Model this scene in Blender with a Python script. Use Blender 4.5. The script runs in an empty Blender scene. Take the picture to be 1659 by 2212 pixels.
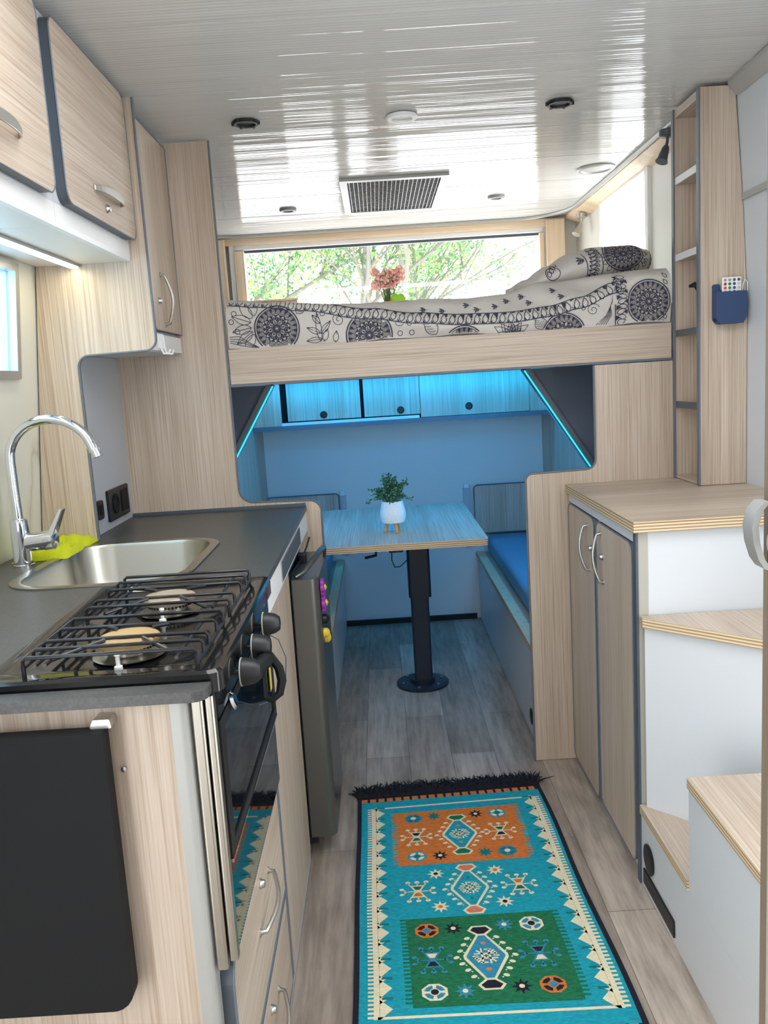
import bpy, math, random
from mathutils import Vector, Matrix
from mathutils.geometry import tessellate_polygon
random.seed(7)
sin, cos, pi = math.sin, math.cos, math.pi
SC = bpy.context.scene
COL = SC.collection

# ---------------------------------------------------------------- camera, world, exposure
H = 1.32
yaw, pitch, roll, FPX = -0.0002158, 0.157805, 0.061965, 1820.0
cam = bpy.data.cameras.new('camera')
cam.sensor_fit = 'VERTICAL'; cam.sensor_height = 36.0; cam.lens = 36.0*FPX/2212.0
cam.clip_start = 0.02; cam.clip_end = 200
co = bpy.data.objects.new('camera', cam); COL.objects.link(co)
cy_, sy_, cp_, sp_ = cos(yaw), sin(yaw), cos(pitch), sin(pitch)
fw = Vector((sy_*cp_, cy_*cp_, -sp_)); r0 = Vector((cy_, -sy_, 0)); d0 = fw.cross(r0)
rt = cos(roll)*r0 + sin(roll)*d0; dn = -sin(roll)*r0 + cos(roll)*d0
co.matrix_world = Matrix(((rt.x, -dn.x, -fw.x, 0), (rt.y, -dn.y, -fw.y, 0), (rt.z, -dn.z, -fw.z, H), (0, 0, 0, 1)))
SC.camera = co
SC.view_settings.view_transform = 'Standard'; SC.view_settings.look = 'None'
SC.view_settings.gamma = 1; SC.view_settings.use_curve_mapping = False
SC.view_settings.exposure = 0.0
W = bpy.data.worlds.new('world'); SC.world = W; W.use_nodes = True
bg = W.node_tree.nodes['Background']; bg.inputs[0].default_value = (0.93, 0.97, 1.0, 1); bg.inputs[1].default_value = 6.4

def area_light(name, loc, target, sx, sy, power, color, spread=pi):
    l = bpy.data.lights.new(name, 'AREA'); l.shape = 'RECTANGLE'; l.size = sx; l.size_y = sy
    l.energy = power; l.color = color; l.spread = spread
    o = bpy.data.objects.new(name, l); COL.objects.link(o); o.location = loc
    d = Vector(target) - Vector(loc)
    o.rotation_euler = d.to_track_quat('-Z', 'Y').to_euler()
    return o

# ---------------------------------------------------------------- materials
def lin(c):
    return tuple(((x/255.0)/12.92 if x/255.0 <= 0.04045 else ((x/255.0+0.055)/1.055)**2.4) for x in c) + (1,)
def mat(name, col, rough=0.5, metal=0.0, spec=0.5, coat=0.0, trans=0.0, emit=None, es=0.0):
    m = bpy.data.materials.new(name); m.use_nodes = True
    b = m.node_tree.nodes['Principled BSDF']
    b.inputs['Base Color'].default_value = lin(col); b.inputs['Roughness'].default_value = rough
    b.inputs['Metallic'].default_value = metal; b.inputs['Specular IOR Level'].default_value = spec
    b.inputs['Coat Weight'].default_value = coat; b.inputs['Transmission Weight'].default_value = trans
    if emit: b.inputs['Emission Color'].default_value = lin(emit); b.inputs['Emission Strength'].default_value = es
    return m
def nt(m): return m.node_tree.nodes, m.node_tree.links
def coords(N, L, scale, rot=(0, 0, 0)):
    tc = N.new('ShaderNodeTexCoord'); mp = N.new('ShaderNodeMapping')
    mp.inputs['Scale'].default_value = scale; mp.inputs['Rotation'].default_value = rot
    L.new(tc.outputs['Object'], mp.inputs['Vector']); return mp.outputs[0]
def noise(N, L, vec, scale, det=3, rough=0.5):
    n = N.new('ShaderNodeTexNoise'); n.inputs['Scale'].default_value = scale
    n.inputs['Detail'].default_value = det; n.inputs['Roughness'].default_value = rough
    L.new(vec, n.inputs['Vector']); return n.outputs['Fac']
def ramp(N, L, fac, stops):
    r = N.new('ShaderNodeValToRGB'); e = r.color_ramp.elements
    e[0].position, e[0].color = stops[0][0], lin(stops[0][1]); e[1].position, e[1].color = stops[-1][0], lin(stops[-1][1])
    for p, c in stops[1:-1]:
        k = e.new(p); k.color = lin(c)
    L.new(fac, r.inputs['Fac']); return r.outputs['Color']
def mix(N, L, a, b, fac=0.5, mode='MIX'):
    x = N.new('ShaderNodeMix'); x.data_type = 'RGBA'; x.blend_type = mode
    if isinstance(fac, float): x.inputs[0].default_value = fac
    else: L.new(fac, x.inputs[0])
    L.new(a, x.inputs[6])
    if isinstance(b, tuple): x.inputs[7].default_value = b
    else: L.new(b, x.inputs[7])
    return x.outputs[2]
def bump(N, L, m, h, strength, dist=0.002):
    b = N.new('ShaderNodeBump'); b.inputs['Strength'].default_value = strength; b.inputs['Distance'].default_value = dist
    L.new(h, b.inputs['Height']); L.new(b.outputs[0], N['Principled BSDF'].inputs['Normal'])
def wood(name, axis, c0, c1, c2, fine=210.0, rough=0.42):
    m = mat(name, c1, rough); N, L = nt(m)
    s = [1, 1, 1]; s['xyz'.index(axis)] = 0.014
    v = coords(N, L, tuple(s))
    a = noise(N, L, v, fine, 6, 0.62); b = noise(N, L, v, 16.0, 2)
    ca = ramp(N, L, a, [(0.32, c0), (0.5, c1), (0.66, c2)])
    cb = ramp(N, L, b, [(0.35, (228, 223, 217)), (0.65, (255, 255, 255))])
    c = mix(N, L, ca, cb, 0.7, 'MULTIPLY')
    L.new(c, N['Principled BSDF'].inputs['Base Color']); bump(N, L, m, a, 0.12, 0.0006)
    return m
C0, C1, C2 = (176, 154, 134), (200, 182, 164), (212, 197, 180)
WZ = wood('oak_laminate_vertical', 'z', C0, C1, C2); WY = wood('oak_laminate_along', 'y', C0, C1, C2)
WX = wood('oak_laminate_across', 'x', C0, C1, C2)
WPALE = wood('pale_wood_trim', 'x', (226, 196, 160), (240, 216, 184), (248, 230, 204))
WPALEZ = wood('pale_wood_post', 'z', (226, 196, 160), (240, 216, 184), (248, 230, 204))
PLY = mat('plywood_edge', (205, 182, 146), 0.6)
N, L = nt(PLY); v = coords(N, L, (1, 1, 1)); wv = N.new('ShaderNodeTexWave'); wv.bands_direction = 'Z'; wv.inputs['Scale'].default_value = 42; wv.inputs['Distortion'].default_value = 0.4
L.new(v, wv.inputs['Vector']); L.new(ramp(N, L, wv.outputs['Fac'], [(0.3, (160, 130, 95)), (0.55, (218, 198, 165))]), N['Principled BSDF'].inputs['Base Color'])
WHITE = mat('white_panel', (208, 211, 215), 0.38)
CREAM = mat('cream_panel', (226, 224, 216), 0.4)
GREYW = mat('grey_white_wall', (186, 188, 192), 0.45)
GREYB = mat('grey_beige_strip', (176, 172, 160), 0.45)
EDGE = mat('grey_pvc_edge', (104, 110, 120), 0.4)
SLATE = mat('dark_slate_edge', (74, 82, 92), 0.4)
ALU = mat('aluminium', (190, 192, 194), 0.32, 0.85)
LALU = mat('light_grey_trim', (176, 176, 172), 0.4, 0.2)
CHROME = mat('chrome', (225, 228, 232), 0.06, 1.0)
NICKEL = mat('satin_nickel', (196, 194, 188), 0.36, 1.0)
STEEL = mat('stainless_steel', (176, 172, 162), 0.28, 1.0)
BLACK = mat('black_plastic', (14, 15, 17), 0.45)
BLKM = mat('matte_black', (14, 16, 18), 0.7, 0, 0.3)
ENAMEL = mat('black_enamel', (22, 22, 23), 0.08, 0.0, 0.6)
GLASSB = mat('black_oven_glass', (16, 18, 20), 0.03, 0.0, 0.8)
WPLAS = mat('white_plastic', (235, 235, 232), 0.4)
NAVY = mat('navy_silicone', (44, 66, 104), 0.5)
DARKW = mat('shadow_blue_panel', (96, 104, 120), 0.5)  # under-bunk shade put into the panel colour
CUSH = mat('blue_grey_cushion', (104, 146, 172), 0.85)
WT = mat('dark_worktop', (72, 72, 72), 0.38)
N, L = nt(WT); a = noise(N, L, coords(N, L, (1, 1, 1)), 180, 5, 0.7)
L.new(ramp(N, L, a, [(0.3, (58, 58, 58)), (0.7, (86, 85, 84))]), N['Principled BSDF'].inputs['Base Color']); bump(N, L, WT, a, 0.25, 0.0006)
# vinyl plank floor
FLOOR = mat('vinyl_planks', (136, 122, 110), 0.42); N, L = nt(FLOOR)
tc = N.new('ShaderNodeTexCoord'); mp = N.new('ShaderNodeMapping'); mp.inputs['Rotation'].default_value = (0, 0, pi/2); mp.inputs['Location'].default_value = (0.32, 0.045, 0)
L.new(tc.outputs['Object'], mp.inputs['Vector'])
br = N.new('ShaderNodeTexBrick'); br.inputs['Scale'].default_value = 1; br.inputs['Brick Width'].default_value = 0.92; br.inputs['Row Height'].default_value = 0.15
br.inputs['Mortar Size'].default_value = 0.0012; br.offset = 0.37; br.inputs['Color1'].default_value = lin((205, 190, 175)); br.inputs['Color2'].default_value = lin((165, 150, 137)); br.inputs['Mortar'].default_value = lin((128, 118, 110))
L.new(mp.outputs[0], br.inputs['Vector'])
g = noise(N, L, coords(N, L, (1, 0.09, 1)), 48, 7, 0.65); k = noise(N, L, coords(N, L, (1, 0.3, 1)), 7, 4, 0.6)
cc = mix(N, L, br.outputs['Color'], ramp(N, L, g, [(0.3, (128, 122, 118)), (0.6, (255, 255, 255))]), 0.55, 'MULTIPLY')
cc = mix(N, L, cc, ramp(N, L, k, [(0.3, (178, 172, 168)), (0.6, (255, 255, 255))]), 0.7, 'MULTIPLY')
L.new(cc, N['Principled BSDF'].inputs['Base Color']); bump(N, L, FLOOR, g, 0.15, 0.0008)
# glossy ceiling lining, fine ribs across the van and a seam between boards
CEIL = mat('glossy_ceiling_board', (220, 218, 212), 0.06, 0.0, 0.10); N, L = nt(CEIL)
wv = N.new('ShaderNodeTexWave'); wv.bands_direction = 'Y'; wv.inputs['Scale'].default_value = 24; wv.inputs['Distortion'].default_value = 0.0
tcc = N.new('ShaderNodeTexCoord'); L.new(tcc.outputs['Object'], wv.inputs['Vector'])
g = noise(N, L, coords(N, L, (0.04, 1, 1)), 14, 3, 0.55); g2 = noise(N, L, coords(N, L, (0.6, 1, 1)), 2.4, 2)
b0 = N.new('ShaderNodeBump'); b0.inputs['Strength'].default_value = 0.25; b0.inputs['Distance'].default_value = 0.0006; L.new(wv.outputs['Fac'], b0.inputs['Height'])
b1 = N.new('ShaderNodeBump'); b1.inputs['Strength'].default_value = 0.8; b1.inputs['Distance'].default_value = 0.007; L.new(g, b1.inputs['Height']); L.new(b0.outputs[0], b1.inputs['Normal'])
b2 = N.new('ShaderNodeBump'); b2.inputs['Strength'].default_value = 0.5; b2.inputs['Distance'].default_value = 0.008; L.new(g2, b2.inputs['Height']); L.new(b1.outputs[0], b2.inputs['Normal'])
L.new(b2.outputs[0], N['Principled BSDF'].inputs['Normal'])
L.new(ramp(N, L, wv.outputs['Fac'], [(0.2, (206, 205, 202)), (0.6, (216, 215, 211))]), N['Principled BSDF'].inputs['Base Color'])
MARB = mat('pale_marble_panel', (214, 212, 200), 0.3); N, L = nt(MARB)
v = coords(N, L, (1, 1, 0.5)); n0 = noise(N, L, v, 2.3, 6, 0.5)
mth = N.new('ShaderNodeMath'); mth.operation = 'SUBTRACT'; mth.inputs[1].default_value = 0.5; L.new(n0, mth.inputs[0])
mab = N.new('ShaderNodeMath'); mab.operation = 'ABSOLUTE'; L.new(mth.outputs[0], mab.inputs[0])
L.new(ramp(N, L, mab.outputs[0], [(0.0, (190, 185, 168)), (0.012, (212, 208, 196)), (0.04, (222, 220, 210))]), N['Principled BSDF'].inputs['Base Color'])
FAB = mat('cream_printed_cotton', (206, 198, 190), 0.9); N, L = nt(FAB)
bump(N, L, FAB, noise(N, L, coords(N, L, (1, 1, 1)), 22, 4), 0.5, 0.006)
INK = mat('black_print', (58, 58, 74), 0.9)
def glassm(name, col=(255, 255, 255), rough=0.0):
    m = bpy.data.materials.new(name); m.use_nodes = True; N, L = nt(m); N.clear()
    o = N.new('ShaderNodeOutputMaterial'); t = N.new('ShaderNodeBsdfTransparent'); t.inputs[0].default_value = lin(col)
    gl = N.new('ShaderNodeBsdfGlossy'); gl.inputs['Roughness'].default_value = rough
    mx = N.new('ShaderNodeMixShader'); mx.inputs[0].default_value = 0.05
    L.new(t.outputs[0], mx.inputs[1]); L.new(gl.outputs[0], mx.inputs[2]); L.new(mx.outputs[0], o.inputs[0]); return m
GLASS = glassm('window_glass')
FROST = mat('frosted_glass', (225, 236, 244), 0.5, 0, 0.5, 0, 0.75)
LEDC = mat('cyan_led', (40, 225, 235), 0.4, emit=(40, 232, 238), es=1.7)
LEDW = mat('white_led', (255, 255, 250), 0.4, emit=(255, 252, 240), es=4.0)

# ---------------------------------------------------------------- mesh helpers
class MB:
    def __init__(s): s.v = []; s.f = []; s.m = []; s.s = []
    def add(s, vs, fs, mi=0, sm=False):
        n = len(s.v); s.v += [tuple(p) for p in vs]
        for f in fs: s.f.append([n+i for i in f]); s.m.append(mi); s.s.append(sm)
        return s
    def box(s, x0, x1, y0, y1, z0, z1, mi=0):
        return s.add([(x0,y0,z0),(x1,y0,z0),(x1,y1,z0),(x0,y1,z0),(x0,y0,z1),(x1,y0,z1),(x1,y1,z1),(x0,y1,z1)],
                     [(0,3,2,1),(4,5,6,7),(0,1,5,4),(1,2,6,5),(2,3,7,6),(3,0,4,7)], mi)
    def prism(s, pts, ax, a, b, mi=0, side=None):
        side = mi if side is None else side
        f3 = {'x': lambda p, t: (t, p[0], p[1]), 'y': lambda p, t: (p[0], t, p[1]), 'z': lambda p, t: (p[0], p[1], t)}[ax]
        n = len(pts); vs = [f3(p, a) for p in pts] + [f3(p, b) for p in pts]
        tris = tessellate_polygon([[Vector((p[0], p[1], 0)) for p in pts]])
        s.add(vs, [tuple(t) for t in tris] + [tuple(i+n for i in t) for t in tris], mi)
        s.add(vs, [(i, (i+1) % n, (i+1) % n+n, i+n) for i in range(n)], side); return s
    def holed(s, outer, hole, ax, a, b, mi=0, side=None):
        side = mi if side is None else side
        f3 = {'x': lambda p, t: (t, p[0], p[1]), 'y': lambda p, t: (p[0], t, p[1]), 'z': lambda p, t: (p[0], p[1], t)}[ax]
        al = outer + hole; n = len(al)
        tris = tessellate_polygon([[Vector((p[0], p[1], 0)) for p in outer], [Vector((p[0], p[1], 0)) for p in hole]])
        vs = [f3(p, a) for p in al] + [f3(p, b) for p in al]
        s.add(vs, [tuple(t) for t in tris] + [tuple(i+n for i in t) for t in tris], mi)
        for st, ct in ((0, len(outer)), (len(outer), len(hole))):
            s.add(vs, [(st+i, st+(i+1) % ct, st+(i+1) % ct+n, st+i+n) for i in range(ct)], side)
        return s
    def loft(s, rings, mi=0, sm=True, cap=True, closed=True):
        n = len(rings[0]); vs = [p for r in rings for p in r]; fs = []
        for k in range(len(rings)-1):
            for i in range(n if closed else n-1):
                j = (i+1) % n; fs.append((k*n+i, k*n+j, (k+1)*n+j, (k+1)*n+i))
        s.add(vs, fs, mi, sm)
        if cap and closed: s.add(rings[0], [tuple(range(n))[::-1]], mi); s.add(rings[-1], [tuple(range(n))], mi)
        return s
    def tube(s, path, r, n=10, mi=0, closed=False, rr=None):
        P = [Vector(p) for p in path]; rings = []; up = None
        for i, p in enumerate(P):
            a = P[i-1] if (i > 0 or closed) else p; b = P[(i+1) % len(P)] if (i < len(P)-1 or closed) else p
            t = (b-a).normalized()
            if up is None: up = t.orthogonal().normalized()
            up = (up - t*up.dot(t)); up = up.normalized() if up.length > 1e-6 else t.orthogonal().normalized()
            w = t.cross(up); q = rr[i] if rr else r
            rings.append([p + up*cos(2*pi*k/n)*q + w*sin(2*pi*k/n)*q for k in range(n)])
        if closed: rings.append(rings[0])
        return s.loft(rings, mi, True, not closed)
    def lathe(s, prof, o, axis=(0, 0, 1), n=32, mi=0, cap=True):
        ax = Vector(axis).normalized(); u = ax.orthogonal().normalized(); w = ax.cross(u); o = Vector(o)
        return s.loft([[o + ax*h + (u*cos(2*pi*k/n) + w*sin(2*pi*k/n))*max(r, 1e-5) for k in range(n)] for r, h in prof], mi, True, cap)
    def grid(s, f, nu, nv, mi=0, sm=True):
        s.add([f(i/nu, j/nv) for j in range(nv+1) for i in range(nu+1)],
              [(j*(nu+1)+i, j*(nu+1)+i+1, (j+1)*(nu+1)+i+1, (j+1)*(nu+1)+i) for j in range(nv) for i in range(nu)], mi, sm); return s
def rpoly(pts, rad, seg=6):
    out = []; n = len(pts)
    if not isinstance(rad, (list, tuple)): rad = [rad]*n
    for i in range(n):
        p = Vector(pts[i]); a = Vector(pts[i-1]); b = Vector(pts[(i+1) % n]); r = rad[i]
        if r <= 0: out.append(tuple(p)); continue
        da = (a-p).normalized(); db = (b-p).normalized(); ang = da.angle(db); t = r/math.tan(ang/2)
        c = p + (da+db).normalized()*(r/sin(ang/2)); s0 = p+da*t-c; s1 = p+db*t-c
        for k in range(seg+1):
            q = s0.lerp(s1, k/seg).normalized()*r; out.append(tuple(c+q))
    return out
def rrect(x0, x1, y0, y1, r, seg=6): return rpoly([(x0, y0), (x1, y0), (x1, y1), (x0, y1)], r, seg)
def obj(name, mb, mats, parent=None, bevel=0.0, label=None, kind=None, cat=None, group=None):
    me = bpy.data.meshes.new(name)
    off = Vector(parent['_w']) if parent is not None else Vector((0, 0, 0))
    ctr = off
    if parent is None and mb.v:
        xs = [p[0] for p in mb.v]; ys = [p[1] for p in mb.v]; zs = [p[2] for p in mb.v]
        ctr = Vector(((min(xs)+max(xs))/2, (min(ys)+max(ys))/2, min(zs)))
    me.from_pydata([tuple(Vector(p)-ctr) for p in mb.v], [], mb.f)
    me.polygons.foreach_set('material_index', mb.m); me.polygons.foreach_set('use_smooth', mb.s)
    for m in (mats if isinstance(mats, (list, tuple)) else [mats]): me.materials.append(m)
    import bmesh as _b
    bm = _b.new(); bm.from_mesh(me); _b.ops.remove_doubles(bm, verts=bm.verts, dist=1e-6)
    if name not in ('duvet', 'pillow', 'rug', 'foliage', 'woven_field'): _b.ops.recalc_face_normals(bm, faces=bm.faces)
    bm.to_mesh(me); bm.free()
    if any(mb.s): me.set_sharp_from_angle(angle=math.radians(38))
    o = bpy.data.objects.new(name, me); COL.objects.link(o)
    if parent is None: o.location = ctr
    else: o.parent = parent
    o['_w'] = tuple(ctr)
    if bevel:
        b = o.modifiers.new('bevel', 'BEVEL'); b.width = bevel; b.segments = 2; b.limit_method = 'ANGLE'; b.angle_limit = math.radians(40)
    if label: o['label'] = label
    if kind: o['kind'] = kind
    if cat: o['category'] = cat
    if group: o['group'] = group
    return o
def thing(name, label, cat, loc, group=None):
    o = bpy.data.objects.new(name, None); COL.objects.link(o); o.location = loc; o.empty_display_size = 0.05
    o['label'] = label; o['category'] = cat; o['_w'] = tuple(loc)
    if group: o['group'] = group
    return o
def struct(name, mb, mats, bevel=0.0): return obj(name, mb, mats, None, bevel, kind='structure')
def B(*a): return MB().box(*a)

# ================================================================ THE SHELL
YB = -1.35
struct('floor', B(-0.98, 1.14, YB, 4.46, -0.04, 0.0), FLOOR)
cm = MB()
seams = [YB, -0.98, -0.53, -0.08, 0.37, 0.76, 1.155, 1.545, 1.935, 2.33, 2.79, 3.18, 3.57, 3.96, 4.40]
def zc(y): return 2.065 + 0.028*max(0.0, min(2.7, 2.7) - max(y, 1.2)) if y < 2.7 else 2.065
for a, b in zip(seams[:-1], seams[1:]):
    a, b = a+0.0028, b-0.0028; x1 = 1.06 if a < 2.6 else 1.0
    if 0.7 < a < 1.5:  # hatch opening added in the unseen near ceiling to let sky light in
        for xa, xb in ((-0.98, -0.50), (0.90, x1)): cm.prism([(a, zc(a)), (b, zc(b)), (b, zc(b)+.02), (a, zc(a)+.02)], 'x', xa, xb)
        continue
    cm.prism([(a, zc(a)), (b, zc(b)), (b, zc(b)+.02), (a, zc(a)+.02)], 'x', -0.98, x1)
cm.box(-0.98, 1.14, 1.545, 4.46, 2.115, 2.14).box(-0.98, -0.50, 0.76, 1.545, 2.115, 2.14).box(0.90, 1.14, 0.76, 1.545, 2.115, 2.14).box(-0.98, 1.14, YB, 0.76, 2.115, 2.14)
cm.prism([(1.546, 2.1145), (1.546, 2.108), (2.7, 2.071), (4.46, 2.071), (4.46, 2.1145)], 'x', -0.98, 1.14)
struct('ceiling', cm, CEIL)
# left wall leans in towards the roof
def lx(z): return -0.945 + (z-0.93)*0.10
lw = MB()
lw.prism([(lx(0)-.04, 0), (lx(0), 0), (lx(1.372), 1.372), (lx(1.372)-.04, 1.372)], 'y', 0.10, 2.29)
lw.prism([(lx(1.652)-.04, 1.652), (lx(1.652), 1.652), (lx(2.11), 2.11), (lx(2.11)-.04, 2.11)], 'y', 0.10, 2.29)
for a, b in ((0.10, 0.86), (2.155, 2.29)):
    lw.prism([(lx(1.372)-.04, 1.372), (lx(1.372), 1.372), (lx(1.652), 1.652), (lx(1.652)-.04, 1.652)], 'y', a, b)
struct('wall_left', lw, MARB)
struct('wall_rear_left', B(-1.0, -0.95, 2.29, 4.46, 0, 2.08), WHITE)
fr = MB()
for (a, b, z0, z1) in ((0.86, 2.155, 1.372, 1.392), (0.86, 2.155, 1.632, 1.652), (0.86, 0.882, 1.392, 1.632), (2.133, 2.155, 1.392, 1.632)):
    fr.prism([(lx(z0)-.03, z0), (lx(z0)+.012, z0), (lx(z1)+.012, z1), (lx(z1)-.03, z1)], 'y', a, b)
w = struct('window_1', fr, ALU)
obj('pane', MB().prism([(lx(1.392)-.012, 1.392), (lx(1.392)-.006, 1.392), (lx(1.632)-.006, 1.632), (lx(1.632)-.012, 1.632)], 'y', 0.882, 2.133), glassm('tinted_pane', (205, 226, 238)), w)
# right wall: upright then leaning in, open where the entrance door is
rp = [(1.082, 0), (1.082, 1.45), (1.070, 1.72), (1.046, 2.075), (1.046, 2.112), (1.10, 2.112), (1.13, 1.7), (1.13, 0)]
struct('wall_right', MB().prism(rp, 'y', 0.95, 2.70), WHITE)
struct('wall_right_front', MB().prism(rp, 'y', YB, 0.35), WHITE)
struct('wall_left_front', B(-0.99, -0.93, YB, -1.20, 0, 2.11), WHITE)  # unseen gap after this stretch, added to let daylight in from the left
struct('wall_front', B(-0.99, 1.13, YB-.04, YB-.001, 0, 2.115), WHITE)
rw = MB()   # rear section with the side window
rw.box(1.06, 1.11, 2.70, 4.46, 0, 1.58).box(1.06, 1.11, 2.70, 3.27, 1.58, 2.08).box(1.06, 1.11, 3.93, 4.46, 1.58, 2.08).box(1.06, 1.11, 3.27, 3.93, 2.03, 2.08)
struct('wall_right_rear', rw, CREAM)
w = struct('window_3', MB().box(1.045, 1.065, 3.255, 3.285, 1.565, 2.04).box(1.045, 1.065, 3.915, 3.945, 1.565, 2.04).box(1.045, 1.065, 3.285, 3.915, 1.565, 1.595).box(1.045, 1.065, 3.285, 3.915, 2.018, 2.04), WPLAS, 0.003)
obj('pane', B(1.078, 1.084, 3.27, 3.93, 1.58, 2.03), GLASS, w)
# rear wall with the long window over the bunk
bw = MB()
bw.box(-0.97, 1.11, 4.44, 4.48, 0, 1.52).box(-0.97, -0.66, 4.44, 4.48, 1.52, 2.08).box(0.885, 1.11, 4.44, 4.48, 1.52, 2.08).box(-0.66, 0.885, 4.44, 4.48, 1.995, 2.08)
struct('wall_back', bw, CREAM)
w = struct('window_2', MB().box(-0.70, -0.672, 4.40, 4.44, 1.50, 2.02).box(0.885, 0.912, 4.40, 4.44, 1.50, 2.02).box(-0.672, 0.885, 4.40, 4.44, 1.995, 2.02).box(-0.672, 0.885, 4.40, 4.44, 1.50, 1.535), WPLAS, 0.003)
obj('pane', B(-0.672, 0.885, 4.45, 4.456, 1.52, 1.995), GLASS, w)
obj('blind_edge', B(-0.655, 0.875, 4.418, 4.436, 1.982, 1.994), SLATE, w, label='dark blind rail across the top of the pane')
obj('wood_lining', MB().box(-0.672, -0.625, 4.39, 4.44, 1.535, 1.99).box(0.865, 0.884, 4.39, 4.44, 1.535, 1.99), WPALEZ, w)
struct('trim_1', MB().box(-0.93, 0.99, 4.385, 4.40, 2.018, 2.055), WPALE)                        # wood fascia at the rear
struct('trim_2', MB().prism([(0.995, 2.062), (0.995, 2.050), (1.062, 2.022), (1.062, 2.034)], 'y', 2.72, 4.38), WPALE)  # wood soffit on the right
tp = [(0.985, 2.71, 2.060), (0.985, 3.4, 2.060), (0.985, 4.10, 2.060)]
for k in range(1, 9):
    a = k/8*pi/2; tp.append((0.985-0.27*(1-cos(a)), 4.10+0.275*sin(a), 2.060))
tp += [(0.3, 4.375, 2.060), (-0.60, 4.375, 2.060)]
for k in range(1, 7):
    a = k/6*pi/2; tp.append((-0.60-0.2*sin(a), 4.375-0.08*(1-cos(a)), 2.060))
struct('trim_3', MB().tube(tp, 0.010, 8), LALU)
struct('trim_4', MB().box(0.895, 0.985, 4.36, 4.385, 1.45, 2.045), WPALEZ)
struct('trim_5', MB().box(-0.80, -0.715, 4.36, 4.40, 1.45, 2.045), WPALEZ)
struct('trim_6', MB().prism([(1.066, 1.752), (1.060, 1.752), (1.059, 1.770), (1.067, 1.770)], 'y', 0.95, 2.475), LALU)
struct('trim_7', MB().prism([(1.020, 2.074), (1.020, 2.062), (1.046, 2.030), (1.052, 2.035), (1.052, 2.074)], 'y', 0.95, 2.475), LALU)
struct('baseboard_back', B(-0.24, 0.47, 4.425, 4.44, 0.0, 0.028), BLACK)
struct('baseboard_left', B(-0.285, -0.265, 1.12, 2.18, 0.0, 0.03), GREYW)
# inner side linings of the dinette and blue-shaded gussets
struct('wall_dinette_left', B(-0.63, -0.61, 2.95, 4.44, 0.40, 1.31), WZ)
struct('wall_dinette_right', B(0.855, 0.875, 2.95, 4.44, 0.40, 1.31), WZ)

# ---------------------------------------------------------------- bulkhead panels at y 2.70
def bulkhead(name, poly, edgepts, label):
    t = thing(name, label, 'partition panel', (sum(p[0] for p in poly)/len(poly), 2.71, 0))
    obj('panel', MB().prism(poly, 'y', 2.70, 2.716, 0, 1), [WZ, EDGE], t)
    obj('edge_trim', MB().tube([(x, 2.7, z) for x, z in edgepts], 0.0035, 6), EDGE, t, label='thin grey edging strip')
    return t
e = rpoly([(-0.203, -0.5), (-0.203, 0.943), (-0.463, 0.950), (-0.463, 2.9)], [0, 0.035, 0.045, 0])
e = [p for p in e if 0 < p[1] < 2.06]; e = [(-0.203, 0.002)] + e + [(-0.463, 2.060)]
bulkhead('bulkhead_panel', e + [(-0.94, 2.060), (-0.94, 0.0)], e, 'tall oak-look bulkhead panel on the left behind the kitchen worktop, with stepped rounded cutout')
e2 = rpoly([(0.462, -0.5), (0.462, 0.985), (0.690, 0.990), (0.690, 2.0)], [0, 0.022, 0.03, 0])
e2 = [p for p in e2 if 0 < p[1] < 1.318]; e2 = [(0.462, 0.002)] + e2 + [(0.690, 1.318)]
bulkhead('bulkhead_panel', e2 + [(1.055, 1.318), (1.055, 0.0)], e2, 'oak-look bulkhead panel on the right under the bunk, stepped down to a leg')

# ================================================================ BUNK BED
bed = thing('bunk_bed', 'raised bunk platform with horizontal-grain oak front rail spanning the van', 'bunk bed', (0.24, 3.4, 1.32))
obj('front_rail', B(-0.458, 0.938, 2.700, 2.718, 1.327, 1.436), WX, bed, 0.001)
obj('rail_trim', B(-0.460, 0.938, 2.697, 2.716, 1.3205, 1.3265), EDGE, bed)
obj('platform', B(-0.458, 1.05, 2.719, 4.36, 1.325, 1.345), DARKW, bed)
obj('mattress', B(-0.44, 1.03, 2.745, 4.28, 1.346, 1.50), WPLAS, bed, 0.02)
# duvet : front drop and top, printed
def interp(tab, x):
    if x <= tab[0][0]: return tab[0][1]
    for (a, p), (b, q) in zip(tab[:-1], tab[1:]):
        if x <= b:
            t = (x-a)/(b-a); t = t*t*(3-2*t); return p+(q-p)*t
    return tab[-1][1]
ZT = [(-0.46, 1.586), (-0.3, 1.578), (-0.1, 1.565), (0.14, 1.555), (0.30, 1.556), (0.43, 1.570), (0.55, 1.600), (0.66, 1.602), (0.80, 1.600), (0.945, 1.600)]
ZB = [(-0.46, 1.590), (-0.36, 1.580), (-0.236, 1.562), (-0.005, 1.522), (0.14, 1.500), (0.286, 1.487), (0.432, 1.484), (0.56, 1.495), (0.653, 1.515), (0.77, 1.556), (0.86, 1.588), (0.945, 1.600)]
def hem(x): return 1.4365 + 0.004*sin(9*x) + 0.003*sin(23*x+1)
def dy(x, z):
    zt = interp(ZT, x); zb = interp(ZB, x); h = hem(x)
    y = 2.712 - 0.010*sin(pi*min(1, max(0, (z-h)/max(zb-h, 1e-3))))
    y += 0.004*sin(17*x+8*(z-1.45)*9) + 0.003*sin(41*x-30*z) + 0.0025*sin(70*z+6*x)
    if z > zb: y += 1.15*(z-zb)*(1+0.12*sin(31*x+20*z)) + 0.002*sin(60*x+3)
    q = (z-(zt-0.022))/0.022
    if q > 0: y += 0.03*(1-math.sqrt(max(0, 1-min(1, q)**2)))
    return y
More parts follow.
